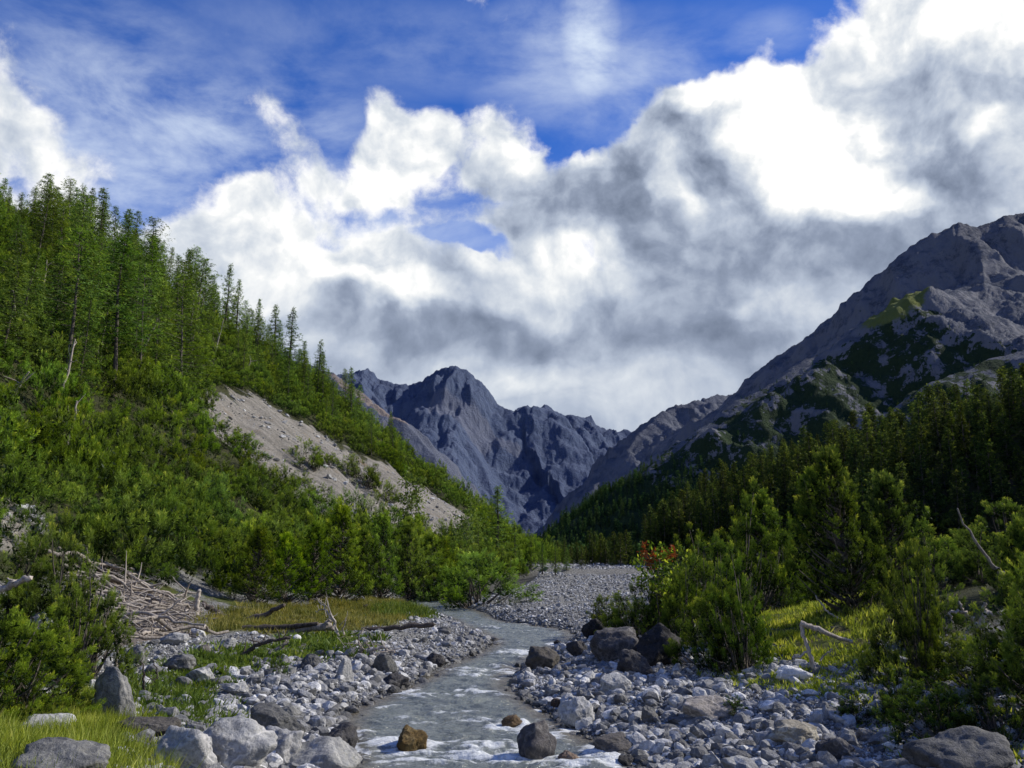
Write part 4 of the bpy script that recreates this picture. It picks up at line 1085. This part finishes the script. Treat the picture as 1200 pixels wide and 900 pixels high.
# ---------------------------------------------------------------- stones and gravel
def gravel_all():
    rng = np.random.default_rng(33)
    shapes = [mesh_obj('stone', *rock_shape(700+i, 2, 10, .05, .04), mats=[MAT['stone']], link=False) for i in range(14)]
    big = [mesh_obj('stone', *rock_shape(730+i, 3, 14, .06, .06), mats=[MAT['stone']], link=False) for i in range(10)]
    P = []
    # perspective-even spots: more of them where they show larger
    for n, y0, y1 in ((220000, 8.5, 24), (110000, 20, 48), (90000, 42, 215)):
        y = np.exp(rng.uniform(math.log(y0), math.log(y1), n)); x = rng.uniform(-.62, .70, n)*y
        P.append(np.stack([x, y], 1))
    P = np.concatenate(P); x, y = P.T
    d, left = river_side(x, y)
    nz = fbm(x*.45, y*.45, 4, 3, seed=6)
    s = foot_left(y)-x; dd, arc, sg, ex = seg_dist(x, y, SPUR)
    gr = np.maximum.reduce([poly_mask(x, y, ZONE[k], .8) for k in ('ochre', 'lawn', 'nearlawn', 'drift')])
    gr = np.maximum(gr, .75*poly_mask(x, y, ZONE['greens'], .8))
    far = sstep(42, 50, y)
    pr = np.where(left, 1.0*(d < 3.2 + 1.6*nz) + .35*(d < 7), 1.0*(d < 6.6 + 1.2*nz) + .12*(d < 9))
    pr = np.where(y > 42, np.maximum(pr, (1-far)*pr + far*((d < 26))), pr)
    pr = pr*(d > -.25)*(1-gr)*(s < .5)*((ex[0]-.6*dd) < 1.0)*((y < 30) | (x < .145*y + 1.2 + nz))
    # fewer in the bed itself
    keep = rng.uniform(size=len(x)) < pr*np.where(d < .15, .5, 1)
    x, y, d, left, nz = [q[keep] for q in (x, y, d, left, nz)]
    dist = np.hypot(x, y)
    r = .0125*rng.pareto(1.95, len(x)) + .011
    coarse = 1 + .9*np.exp(-np.abs(d)/1.2) + .5*nz
    r = np.clip(r*coarse, .0, .15 + .05*rng.uniform(size=len(x)))
    r = np.maximum(r, dist*.0010*rng.uniform(.8, 1.5, len(x)))
    r = np.where(dist > 45, np.minimum(r, .26), r)
    # a spot is dropped where bigger stones already fill the ground
    o = np.argsort(-r/dist)
    x, y, d, left, r, dist = [q[o] for q in (x, y, d, left, r, dist)]
    cap = 115000
    idx = np.arange(len(x))
    lead = idx[:300]; rest = rng.permutation(idx[300:])[:cap]
    z = height(x, y)
    # loose stones on the bare scree
    q = []
    for zn, m in (('scree', 3000), ('bare', 60)):
        Z = ZONE[zn][:, :2]; c = rng.uniform(Z.min(0), Z.max(0), (m*3, 2)); q.append(c[in_poly(c[:, 0], c[:, 1], Z)][:m])
    q = np.concatenate(q); m = len(q); n0 = len(x)
    x = np.r_[x, q[:, 0]]; y = np.r_[y, q[:, 1]]; z = np.r_[z, height(q[:, 0], q[:, 1])]; d = np.r_[d, np.full(m, 9.)]; r = np.r_[r, np.clip(.03*rng.pareto(1.6, m) + .035, 0, .34)]; left = np.r_[left, np.ones(m, bool)]
    rest = np.r_[rest, np.arange(n0, n0+m)]
    e = np.stack([rng.normal(size=len(x))*.35, rng.normal(size=len(x))*.35, rng.uniform(0, 6.28, len(x))], 1)
    fl = np.stack([rng.uniform(.8, 1.3, len(x)), rng.uniform(.65, 1.0, len(x)), rng.uniform(.42, .8, len(x))], 1)
    S = r[:, None]*fl
    zz = z + S[:, 2]*.35
    wet = np.clip(sstep(.35, -.05, d) + .15*(rng.uniform(size=len(x)) < .1), 0, 1)
    for i in lead:
        if y[i] > 40: g, lab = 'stones on the far gravel bed', 'grey stone on the wide gravel bed beyond the stream bend'
        elif left[i]: g, lab = 'stones on the left gravel bank', 'grey angular stone on the rubble bank left of the stream'
        else: g, lab = 'stones on the right gravel bank', 'grey angular stone on the gravel bank right of the stream'
        ob = bpy.data.objects.new('river_stone', big[i % 10]); COL.objects.link(ob)
        ob.location = (x[i], y[i], zz[i]); ob.scale = S[i]; ob.rotation_euler = e[i]; tag(ob, lab, 'stone', g)
    ob = scatter('gravel', shapes, np.stack([x, y, zz], 1)[rest], e[rest], S[rest], rng.integers(0, 14, len(rest)), 'grey rubble and gravel covering both banks of the stream', 'gravel')
    a = ob.data.attributes.new('wet', 'FLOAT', 'POINT'); a.data.foreach_set('value', wet[rest].astype(np.float32))
    print('stones', len(lead), len(rest), 'of', len(x))
gravel_all()

# ---------------------------------------------------------------- the stream
def water():
    def resample(Q, n):
        L = np.concatenate([[0], np.cumsum(np.hypot(*np.diff(Q, axis=0).T))]); t = np.linspace(0, L[-1], n)
        return np.stack([np.interp(t, L, Q[:, 0]), np.interp(t, L, Q[:, 1])], 1)
    c = (resample(le, 60) + resample(re_, 60))/2
    nr, nc = 1000, 420
    Y = np.geomspace(14, 70, nr)-6
    u = np.linspace(-.42, .42, nc)
    yy = np.repeat(Y[:, None], nc, 1); xx = u[None]*(Y[:, None]+4) - .06*Y[:, None]*0 + .3
    x, y = xx.ravel(), yy.ravel()
    d, left = river_side(x, y)
    keep = d < .9
    idx = np.full(len(x), -1); idx[keep] = np.arange(keep.sum())
    F = grid_faces(nr, nc); F = idx[F]; F = F[(F >= 0).all(1)]
    x, y, d = x[keep], y[keep], d[keep]
    dc, arc, sg, _ = seg_dist(x, y, c); q = dc*sg
    wx, wy = x + .5*gnoise(x*.6, y*.6, 1), y + .5*gnoise(x*.6, y*.6, 2)
    # standing ripples lie across the flow
    rip = fbm(wx*.85, wy*1.9, 1.0, 5, seed=61); rdg = ridged(wx*.6, wy*1.5, 2.0, 4, seed=62)/1.6
    swell = gnoise(wx*.4, wy*.55, 3.0, seed=63)
    rough = sstep(-.05, .45, gnoise(x*.28, y*.22, 8, seed=64) + .10) * .6 + .4
    # rapids: the steps where the photo's stream breaks white
    px, py = to_px(np.stack([x, y, wz_(y)], 1))
    rap = np.zeros(len(x))
    for a, b, ry, rx, w in [on_water(*p[:2]) + p[2:] for p in ((600, 888, .7, 3.0, 1.0), (470, 870, .7, 1.0, .8), (560, 845, .8, 2.0, .45), (612, 766, 1.2, .9, 1.0), (560, 788, 1.2, 1.6, .8), (520, 815, 1.0, 1.6, .55), (600, 738, 2.2, 3, .35), (640, 860, .5, 1, .6))]:
        rap = np.maximum(rap, w*np.exp(-((x-a)/rx)**2 - ((y-b)/ry)**2))
    for bx, by, br in STREAM_ROCKS:
        rr = np.hypot((x-bx), (y-by)*.9)
        rap = np.maximum(rap, .95*np.exp(-((rr-br*1.05)/.30)**2)*(1 if br < 1.2 else 0))
    calm = sstep(.3, -.5, d)
    z = wz_(y) + calm*(.085*rip + .09*(rdg-.5)*(.4+rap) + .06*swell + .035*gnoise(wx*4, wy*7, 1, seed=66)) 
    fine = fbm(wx*3.2, wy*6.5, 4, 4, seed=67)
    fo = .97*sstep(.28, 1.0, .70*rap + .30*rdg*rough + .55*rip + .42*fine)
    fo = np.maximum(fo, .55*sstep(.28, .8, rip*.8 + .6*fine)*rough)
    o = mesh_obj('water', np.stack([x, y, z], 1), F, [MAT['water']], smooth=True, attrs={'foam': fo, 'deep': np.clip(-d/1.0, 0, 1)})
    o['kind'] = 'structure'
def water_material():
    m, t = material('water'); p = wpos(t)
    fo = t.attr('foam'); n = t.noise(t.vmath('MULTIPLY', p, (1, 1.8, 1)), 16, 5, .65)
    n3 = t.noise(t.vmath('MULTIPLY', p, (1, 2.2, 1)), 5, 6, .7)
    n4 = t.noise(t.vmath('MULTIPLY', p, (1.6, 1, 1)), 9, 6, .75)
    f = t.step(.22, 1.15, fo + (n-.5)*1.0 + (n3-.5)*1.2 + (n4-.5)*.9)*t.step(.0, .3, fo)*.92
    bed = t.mix(t.noise(p, 2.6, 5, .6), C4(.10, .085, .055), C4(.20, .18, .14))
    deep = t.mix(t.noise(p, .7, 3, .5), C4(.125, .145, .134), C4(.215, .235, .215))
    col = t.mix(t.step(.05, .75, t.attr('deep')), bed, deep)
    col = t.mix(f, col, C4(.80, .83, .83))
    h = t.noise(t.vmath('MULTIPLY', p, (1, 1.7, 1)), 5.5, 6, .65)*.09 + n*.02
    b = finish(t, col, t.math('MULTIPLY_ADD', f, .5, .13), t.bump(h, .8, 1.0), .5)
    MAT['water'] = m
water_material(); water()
# ---------------------------------------------------------------- plants on the banks
def near_plants():
    # left: bushes close to the camera
    for i, (px, py, hpx, w, rz, lab) in enumerate([
        (24, 838, 90, 1.3, .3, 'large bright pine bush at the left edge behind the foreground grass'),
        (88, 800, 118, .8, 2.2, 'dark pine bush behind the tall upright boulder'),
        (70, 764, 124, .8, 4.0, 'taller dark pine bush behind the white blocky rock'),
        (8, 752, 120, 1.0, 5.1, 'pine bush at the left edge above the pale dead branch'),
        (-40, 850, 140, 1.1, 1.0, 'pine bush cut off by the left edge of the picture')]):
        one('mountain_pine', 'near_l', px, py, hpx, lab, 'pine shrub', i, w, rz, stem='stem')
    one('pine_sapling', 'near_l', 252, 897, 44, 'tiny green pine sapling growing between the lower left boulders', 'pine sapling', 1, .7, 0, stem='stem')
    one('pine_sapling', 'near_l', 323, 792, 26, 'tiny dark pine sapling on the left rubble bank', 'pine sapling', 2, .8, 0, stem='stem')
    R_ = [
        (1004, 712, 182, 'tall_r', .95, 'tallest leaning pine on the right bank with pale bare limbs'), (1046, 700, 140, 'tall_r', 1.0, 'pine right behind the tallest leaning one'), (968, 704, 150, 'tall_r', .9, 'tall pine left behind the tallest leaning one'),
        (915, 712, 136, 'tall_r', 1.05, 'pointed pine left of the tallest ones on the right bank'), (880, 722, 128, 'near_r', .8, 'pine bush left of the pointed pine at the back'), (946, 708, 72, 'near_r', .9, 'rounded light green bush above the right lawn'),
        (836, 742, 112, 'near_r', .8, 'pine bush right of the red-topped shrub'), (800, 758, 108, 'near_r', .8, 'pine bush directly below the red-topped shrub'), (842, 782, 96, 'near_r', .9, 'bushy pine at the edge of the right gravel'),
        (872, 788, 118, 'near_r', .62, 'tall bushy pine at the left end of the right lawn'), (742, 745, 52, 'near_r', 1.2, 'low bush over the dark slab boulder'), (708, 742, 44, 'near_r', 1.0, 'lowest bush at the far tip of the right bank'),
        (768, 752, 80, 'near_r', .8, 'pine bush left below the red-topped shrub'), (1094, 690, 72, 'near_r', 1.0, 'pine bush behind the right lawn under the curved dead stem'), (1150, 682, 50, 'near_r', 1.1, 'pine bush behind the curved dead stem'),
        (1206, 690, 64, 'near_r', 1.1, 'pine bush at the right edge, farther back'), (1080, 800, 148, 'near_r', .5, 'dense pine at the right end of the lawn'), (1086, 752, 90, 'near_r', .7, 'smaller pine at the back right of the lawn'), (1146, 806, 62, 'near_r', 1.4, 'dark pine bush under the dead root'),
        (1216, 800, 165, 'tall_r', .9, 'tall pine at the right edge beside the dead root'), (1262, 836, 160, 'near_r', .9, 'pine reaching in from the right edge'), (1056, 846, 58, 'near_r', 1.0, 'low brownish pine bush beside the lower right gravel'),
        (1108, 868, 66, 'near_r', 1.3, 'low spreading bush left of the curved log'), (1176, 880, 72, 'near_r', 1.2, 'low bush behind the very large corner boulder'), (1000, 846, 30, 'near_r', 1.4, 'lowest creeping bush in the right gravel'),
        (858, 838, 22, 'near_r', 1.2, 'tiny yellowish bush on the broad tan rock'), (1010, 640, 74, 'near_r', 1.2, 'dark bush far behind the tallest pine'), (1080, 640, 60, 'near_r', 1.4, 'dark bush on the slope behind the curved dead stem'), (862, 668, 60, 'near_r', 1.3, 'dark bush far behind at the left of the bank'), (820, 700, 70, 'near_r', 1.2, 'bush behind the red-topped shrub')]
    for i, (px, py, hpx, kind, w, lab) in enumerate(R_):
        one('mountain_pine', kind, px, py, hpx, lab, 'pine tree' if kind == 'tall_r' else 'pine shrub', i, w, i*1.9, stem='stem')
    p = hit(778, 756); k = np.linalg.norm(p-EYE)/FOC; H = 112*k
    o = bpy.data.objects.new('rowan_shrub', None); COL.objects.link(o); o.location = p
    cr, tk = broadleaf(71, H*.92, H*.34, 1500, .15, 4)
    cr.build('crown', MAT['pine_right'], o); tk.build('stem', MAT['bark'], o, True)
    rng = np.random.default_rng(72); mb = MB()
    for dx, z0, z1 in ((-.30, .80, 1.0), (-.12, .80, .93), (.06, .80, .93), (.22, .84, .96), (-.2, .72, .84)):
        n = 150; zz = rng.uniform(z0, z1, n)*H; c = np.stack([dx*H*.55 + rng.normal(size=n)*.085*(1.2-(zz/H-z0)/(z1-z0)), rng.normal(size=n)*.12, zz], 1)
        blades(mb, c, rng.normal(size=(n, 3)) + (0, 0, .4), rng.uniform(.06, .13, n), .035, rng, rng.uniform(0, 1, n))
    mb.build('red_leaves', MAT['red_leaf'], o)['label'] = 'bright red autumn leaf sprays at the top'
    tag(o, 'shrub with bright red top sprays left of the right bank pines', 'shrub')
near_plants()
def back_bushes():
    rng = np.random.default_rng(57); n = 4000
    y = rng.uniform(27, 62, n); x = rng.uniform(6, 44, n); d, left = river_side(x, y)
    px, py = to_px(np.stack([x, y, height(x, y)], 1))
    lawn = poly_mask(x, y, ZONE['lawn'], 1.0)
    ok = (d > 9.5) & ~left & (lawn < .05) & (x > .16*y + 2.2) & (px < 1290) & (px > 720)
    x, y = x[ok], y[ok]; k = darts(np.stack([x, y], 1), np.full(len(x), 2.5))[:62]; z = height(x, y)
    for q, i in enumerate(k):
        s = rng.uniform(.5, .95)
        place_tree('mountain_pine', PR['near_r'][q % 5], (x[i], y[i], z[i]-.1), (s*1.15, s*1.15, s), rng.uniform(0, 6.28), 'dark pine bush in the thicket between the right bank and the wooded spur', 'pine shrub', 'pine bushes behind the right bank', stem='stem')
    print('back', len(k))
back_bushes()

# ---------------------------------------------------------------- grass and herbs
def grass_patch(name, zone, n, L, W, mat, label, seed, cat='grass', lean=.45, extra_poly=None, tuft=7):
    rng = np.random.default_rng(seed); Z = ZONE[zone][:, :2] if isinstance(zone, str) else zone
    lo, hi = Z.min(0)-.6, Z.max(0)+.6
    P = rng.uniform(lo, hi, (n*8//tuft, 2))
    m = poly_mask(P[:, 0], P[:, 1], Z, .7)*(.55 + .9*fbm(P[:, 0]*.9, P[:, 1]*.9, 1, 3, seed=seed))
    d, _ = river_side(P[:, 0], P[:, 1])
    P = P[(rng.uniform(size=len(P)) < m*1.3) & (d > 1.0)][:n//tuft]
    z = height(P[:, 0], P[:, 1])
    b = np.repeat(np.column_stack([P, z-.03]), tuft, 0); k = len(b)
    b[:, :2] += rng.normal(size=(k, 2))*L*.22
    hs = np.repeat(.6 + .8*np.clip(.5 + fbm(P[:, 0]*.7, P[:, 1]*.7, 2, 2, seed=seed+1), 0, 1), tuft)
    mb = MB(); dd = np.column_stack([rng.normal(size=(k, 2))*lean, np.ones(k)])
    blades(mb, b, dd, L*hs*rng.uniform(.5, 1.3, k), W, rng, np.clip(rng.normal(.5, .25, k) + np.repeat(fbm(P[:, 0]*.8, P[:, 1]*.8, 5, 2), tuft)*.6, 0, 1))
    o = mb.build(name, MAT[mat]); o['kind'] = 'stuff'
    return tag(o, label, cat)
grass_patch('grass', 'nearlawn', 26000, .30, .011, 'grass_green', 'long bright green grass on the near left bank', 81)
grass_patch('grass', 'ochre', 26000, .26, .026, 'grass_ochre', 'ochre dry grass of the little meadow at the slope foot', 82)
grass_patch('grass', 'lawn', 26000, .20, .028, 'grass_green', 'sunlit yellow-green grass between the right bank pines', 83)
grass_patch('undergrowth', 'greens', 6500, .22, .05, 'herb', 'green herbs among stones below the driftwood', 84, 'herbs', .9)
grass_patch('undergrowth', hits([(110, 860), (140, 800), (190, 785), (270, 800), (260, 850), (190, 865)])[:, :2], 6000, .22, .03, 'herb', 'sparse herbs and grass around the tall upright boulder', 85, 'herbs', .8)
grass_patch('undergrowth', hits([(440, 716), (520, 710), (516, 722), (450, 726)])[:, :2], 5000, .45, .04, 'herb', 'fresh green grass at the right end of the ochre meadow', 86, 'grass', .5)
grass_patch('undergrowth', hits([(840, 800), (900, 770), (1060, 770), (1200, 760), (1210, 900), (1080, 880), (1000, 820)])[:, :2], 12000, .16, .03, 'grass_green', 'thin grass at the edge of the right gravel under the pines', 87, 'grass', .7)

# ---------------------------------------------------------------- fallen and dead wood
def branch(paths, mat, label, name='dead_branch', cat='dead branch', seed=0, twigs=0, rad=1.0, foot=None):
    """paths: lists of (px, py, depth offset) with start and end thickness in photo pixels, all at the depth of the first foot"""
    rng = np.random.default_rng(seed); mb = MB(); root = None
    for pts, w0, w1 in paths:
        if root is None: root = hit(*(foot or pts[0][:2]))
        k = np.linalg.norm(root-EYE)/FOC
        Q = np.array([at(p[0], p[1], root[1] + (p[2] if len(p) > 2 else 0)) for p in pts])
        n = max(2, len(Q)); t = np.linspace(0, n-1, 4*n)
        S = np.stack([np.interp(t, np.arange(n), Q[:, c]) for c in range(3)], 1)
        S[1:-1] = (S[:-2] + 2*S[1:-1] + S[2:])/4
        S[1:-1] += rng.normal(size=S[1:-1].shape)*k*.8
        tube(mb, S, np.linspace(w0, w1, len(S))*k/2*rad*rng.uniform(.85, 1.15, len(S)), 7)
        for _ in range(twigs):
            o_ = S[rng.integers(1, len(S))]; tube(mb, wander(o_, o_ + unit(rng.normal(size=3) + (0, 0, .4))*k*rng.uniform(8, 20), 4, rng, .04), np.linspace(w1*.6, .6, 4)*k/2, 4)
    return tag(mb.build(name, MAT[mat], None, True), label, cat)
def dead_wood():
    b = branch; D, K = 'dead_wood', 'dark_wood'
    b([([(957, 790), (948, 764), (939, 733)], 5, 4), ([(938, 730), (960, 738), (998, 752, .3)], 6, 4), ([(947, 762), (935, 770), (922, 776)], 3, 1.5), ([(962, 775), (967, 765), (976, 761)], 2, 1)], D, 'pale forked dead branch propped like a tent on the right lawn', seed=1)
    b([([(985, 726), (968, 716), (956, 698)], 2.5, 1.5)], D, 'thin curved twig behind the tent-like branch', seed=2)
    b([([(1182, 676), (1165, 665), (1146, 640), (1122, 596)], 5, 1.6)], D, 'long thin curved dead stem rising above the right pines', seed=3, foot=(1182, 704))
    b([([(1150, 746), (1140, 728), (1128, 715), (1113, 718)], 6, 2.5), ([(1150, 735), (1152, 716), (1154, 706)], 6, 3), ([(1146, 732), (1135, 738), (1130, 750)], 4, 2), ([(1128, 715), (1124, 705)], 3, 1.5), ([(1113, 718), (1117, 730)], 2.5, 1.2), ([(1152, 720), (1170, 718), (1186, 717)], 6, 4)], D, 'tangled pale dead root on the right bank', 'dead_root', 'dead root', seed=4, foot=(1150, 764))
    b([([(1168, 792), (1174, 776), (1190, 762)], 4, 2.5)], D, 'short pale upright dead branch near the right edge', seed=5, foot=(1170, 815))
    b([([(1134, 819), (1156, 815), (1178, 826)], 6, 5)], D, 'short curved log lying under the right edge bushes', 'log', 'log', seed=6, foot=(1150, 836))
    b([([(800, 752), (801, 775), (812, 790), (850, 798)], 3, 6)], K, 'dark hooked branch hanging at the bank below the right bushes', seed=7, twigs=3)
    b([([(886, 744), (900, 748), (918, 746)], 2, 1.5)], D, 'thin pale twig low in the bushes left of the lawn', seed=8)
    b([([(974, 700), (985, 702), (1002, 694)], 3, 2)], D, 'short pale branch at the top of the right lawn', seed=9)
    b([([(290, 727), (310, 720), (333, 709)], 8, 4)], K, 'dark log leaning up from the ochre meadow', 'log', 'log', seed=10)
    b([([(284, 737), (330, 735), (372, 731)], 7, 5)], K, 'long dark log lying across the meadow edge', 'log', 'log', seed=11)
    b([([(336, 741), (362, 737), (384, 733)], 6, 9), ([(384, 733), (390, 738)], 8, 4), ([(384, 731), (388, 726)], 7, 3)], D, 'pale log with thick root end on the meadow edge', 'log', 'log', seed=12)
    b([([(428, 739), (466, 735), (508, 732)], 6, 5)], K, 'straight dark log at the top of the left rubble bank', 'log', 'log', seed=13)
    b([([(466, 716), (486, 718), (508, 726)], 5, 8)], K, 'dark log at the right end of the meadow near the water', 'log', 'log', seed=14)
    b([([(418, 715), (426, 712), (430, 709)], 4, 3)], K, 'short dark branch lying in the ochre grass', seed=15)
    b([([(230, 722), (231, 705), (234, 692)], 6, 4)], D, 'short broken post-like stump at the right end of the driftwood', 'stump', 'stump', seed=16)
    b([([(266, 725), (250, 716), (238, 706)], 8, 5)], K, 'dark log behind the broken stump', 'log', 'log', seed=17)
    b([([(398, 748), (388, 722), (382, 700)], 3, 1), ([(396, 740), (385, 718), (372, 702)], 2.5, 1), ([(402, 748), (402, 735), (405, 724)], 2, 1), ([(390, 726), (380, 714), (370, 716)], 2, 1)], D, 'bare upright sapling twigs on the meadow edge', 'dead_sapling', 'dead sapling', seed=18, twigs=4)
    b([([(440, 770), (424, 762), (408, 772), (398, 764)], 5, 3), ([(424, 762), (420, 750), (424, 736)], 3, 1.5), ([(430, 764), (446, 758), (462, 764)], 4, 3), ([(412, 770), (404, 758)], 3, 1.5), ([(436, 766), (428, 752)], 3, 1.2)], D, 'tangled brown root crown on the left rubble bank', 'dead_root', 'dead root', seed=19, twigs=10)
    b([([(312, 765), (330, 760), (346, 768), (354, 764)], 5, 4), ([(330, 760), (338, 752)], 3, 1.5)], D, 'crooked pale branch before the green herbs on the left', seed=20, twigs=5)
    b([([(280, 768), (300, 758), (318, 750), (340, 748)], 5, 3)], K, 'dark crooked branch left above the crooked pale one', seed=21, twigs=8)
    b([([(0, 690), (18, 684), (36, 677)], 7, 6), ([(18, 684), (10, 678)], 3, 1.5)], D, 'pale broken branch sticking out of the left edge bush', seed=22, foot=(10, 790))
    b([([(133, 798), (136, 775), (141, 754)], 4, 2)], D, 'thin dead stem standing beside the tall upright boulder', seed=23)
    b([([(168, 812), (169, 790), (167, 772)], 3, 1.2), ([(182, 800), (184, 786), (180, 774)], 2, 1)], K, 'dry brown stalks among the herbs', 'dead_sapling', 'dead sapling', seed=24, twigs=4)
    b([([(250, 860), (290, 856), (318, 858)], 3, 3)], D, 'thin pale stick lying above the largest boulder', seed=25)
    b([([(1010, 770), (1030, 785), (1050, 800)], 2, 2)], K, 'dark stick at the lower edge of the right lawn', seed=26, twigs=3)
    # the heap of washed-down wood
    rng = np.random.default_rng(91)
    Z = ZONE['drift'][:, :2]; lo, hi = Z.min(0), Z.max(0); c = 0
    A = at(95, 650, 33)[:2]; Bp = at(235, 715, 36)[:2]
    along = unit(np.array([Bp[0]-A[0], (Bp[1]-A[1])*.3]))
    while c < 105:
        p = rng.uniform(lo, hi)
        if not in_poly(p[0:1], p[1:2], Z)[0]: continue
        big = c < 22
        ln = rng.uniform(2.2, 4.2) if big else rng.uniform(.7, 2.2)
        a = math.atan2(along[1], along[0]) + rng.normal()*(.35 if big else .85)
        q0 = p - np.array([math.cos(a), math.sin(a)])*ln/2; q1 = p + np.array([math.cos(a), math.sin(a)])*ln/2
        z0, z1 = height(np.array([q0[0], q1[0]]), np.array([q0[1], q1[1]]))
        up = abs(rng.normal())*.16 + .06
        r0 = rng.uniform(.06, .11) if big else rng.uniform(.018, .055)
        P0 = np.array([q0[0], q0[1], z0+up]); P1 = np.array([q1[0], q1[1], z1+up+rng.normal()*.10])
        if P1[2] < z1: P1[2] = z1 + .05
        mb = MB(); W = wander(P0, P1, 9, rng, .22*ln/2); tube(mb, W, np.linspace(r0, r0*.45, 9)*rng.uniform(.85, 1.15, 9), 6)
        for _ in range(rng.integers(1, 5)):
            o_ = W[rng.integers(1, 9)]; tube(mb, wander(o_, o_ + unit(rng.normal(size=3) + (.3, 0, .35))*ln*rng.uniform(.12, .35), 5, rng, .06), np.linspace(r0*.55, r0*.15, 5), 4)
        lab, g = (('thick grey log in the driftwood heap below the left slope', 'logs in the driftwood heap') if big else ('grey weathered stick in the driftwood heap below the left slope', 'sticks in the driftwood heap'))
        tag(mb.build('driftwood_log' if big else 'driftwood_stick', MAT['dead_wood'], None, True), lab, 'log' if big else 'stick', g); c += 1
dead_wood()
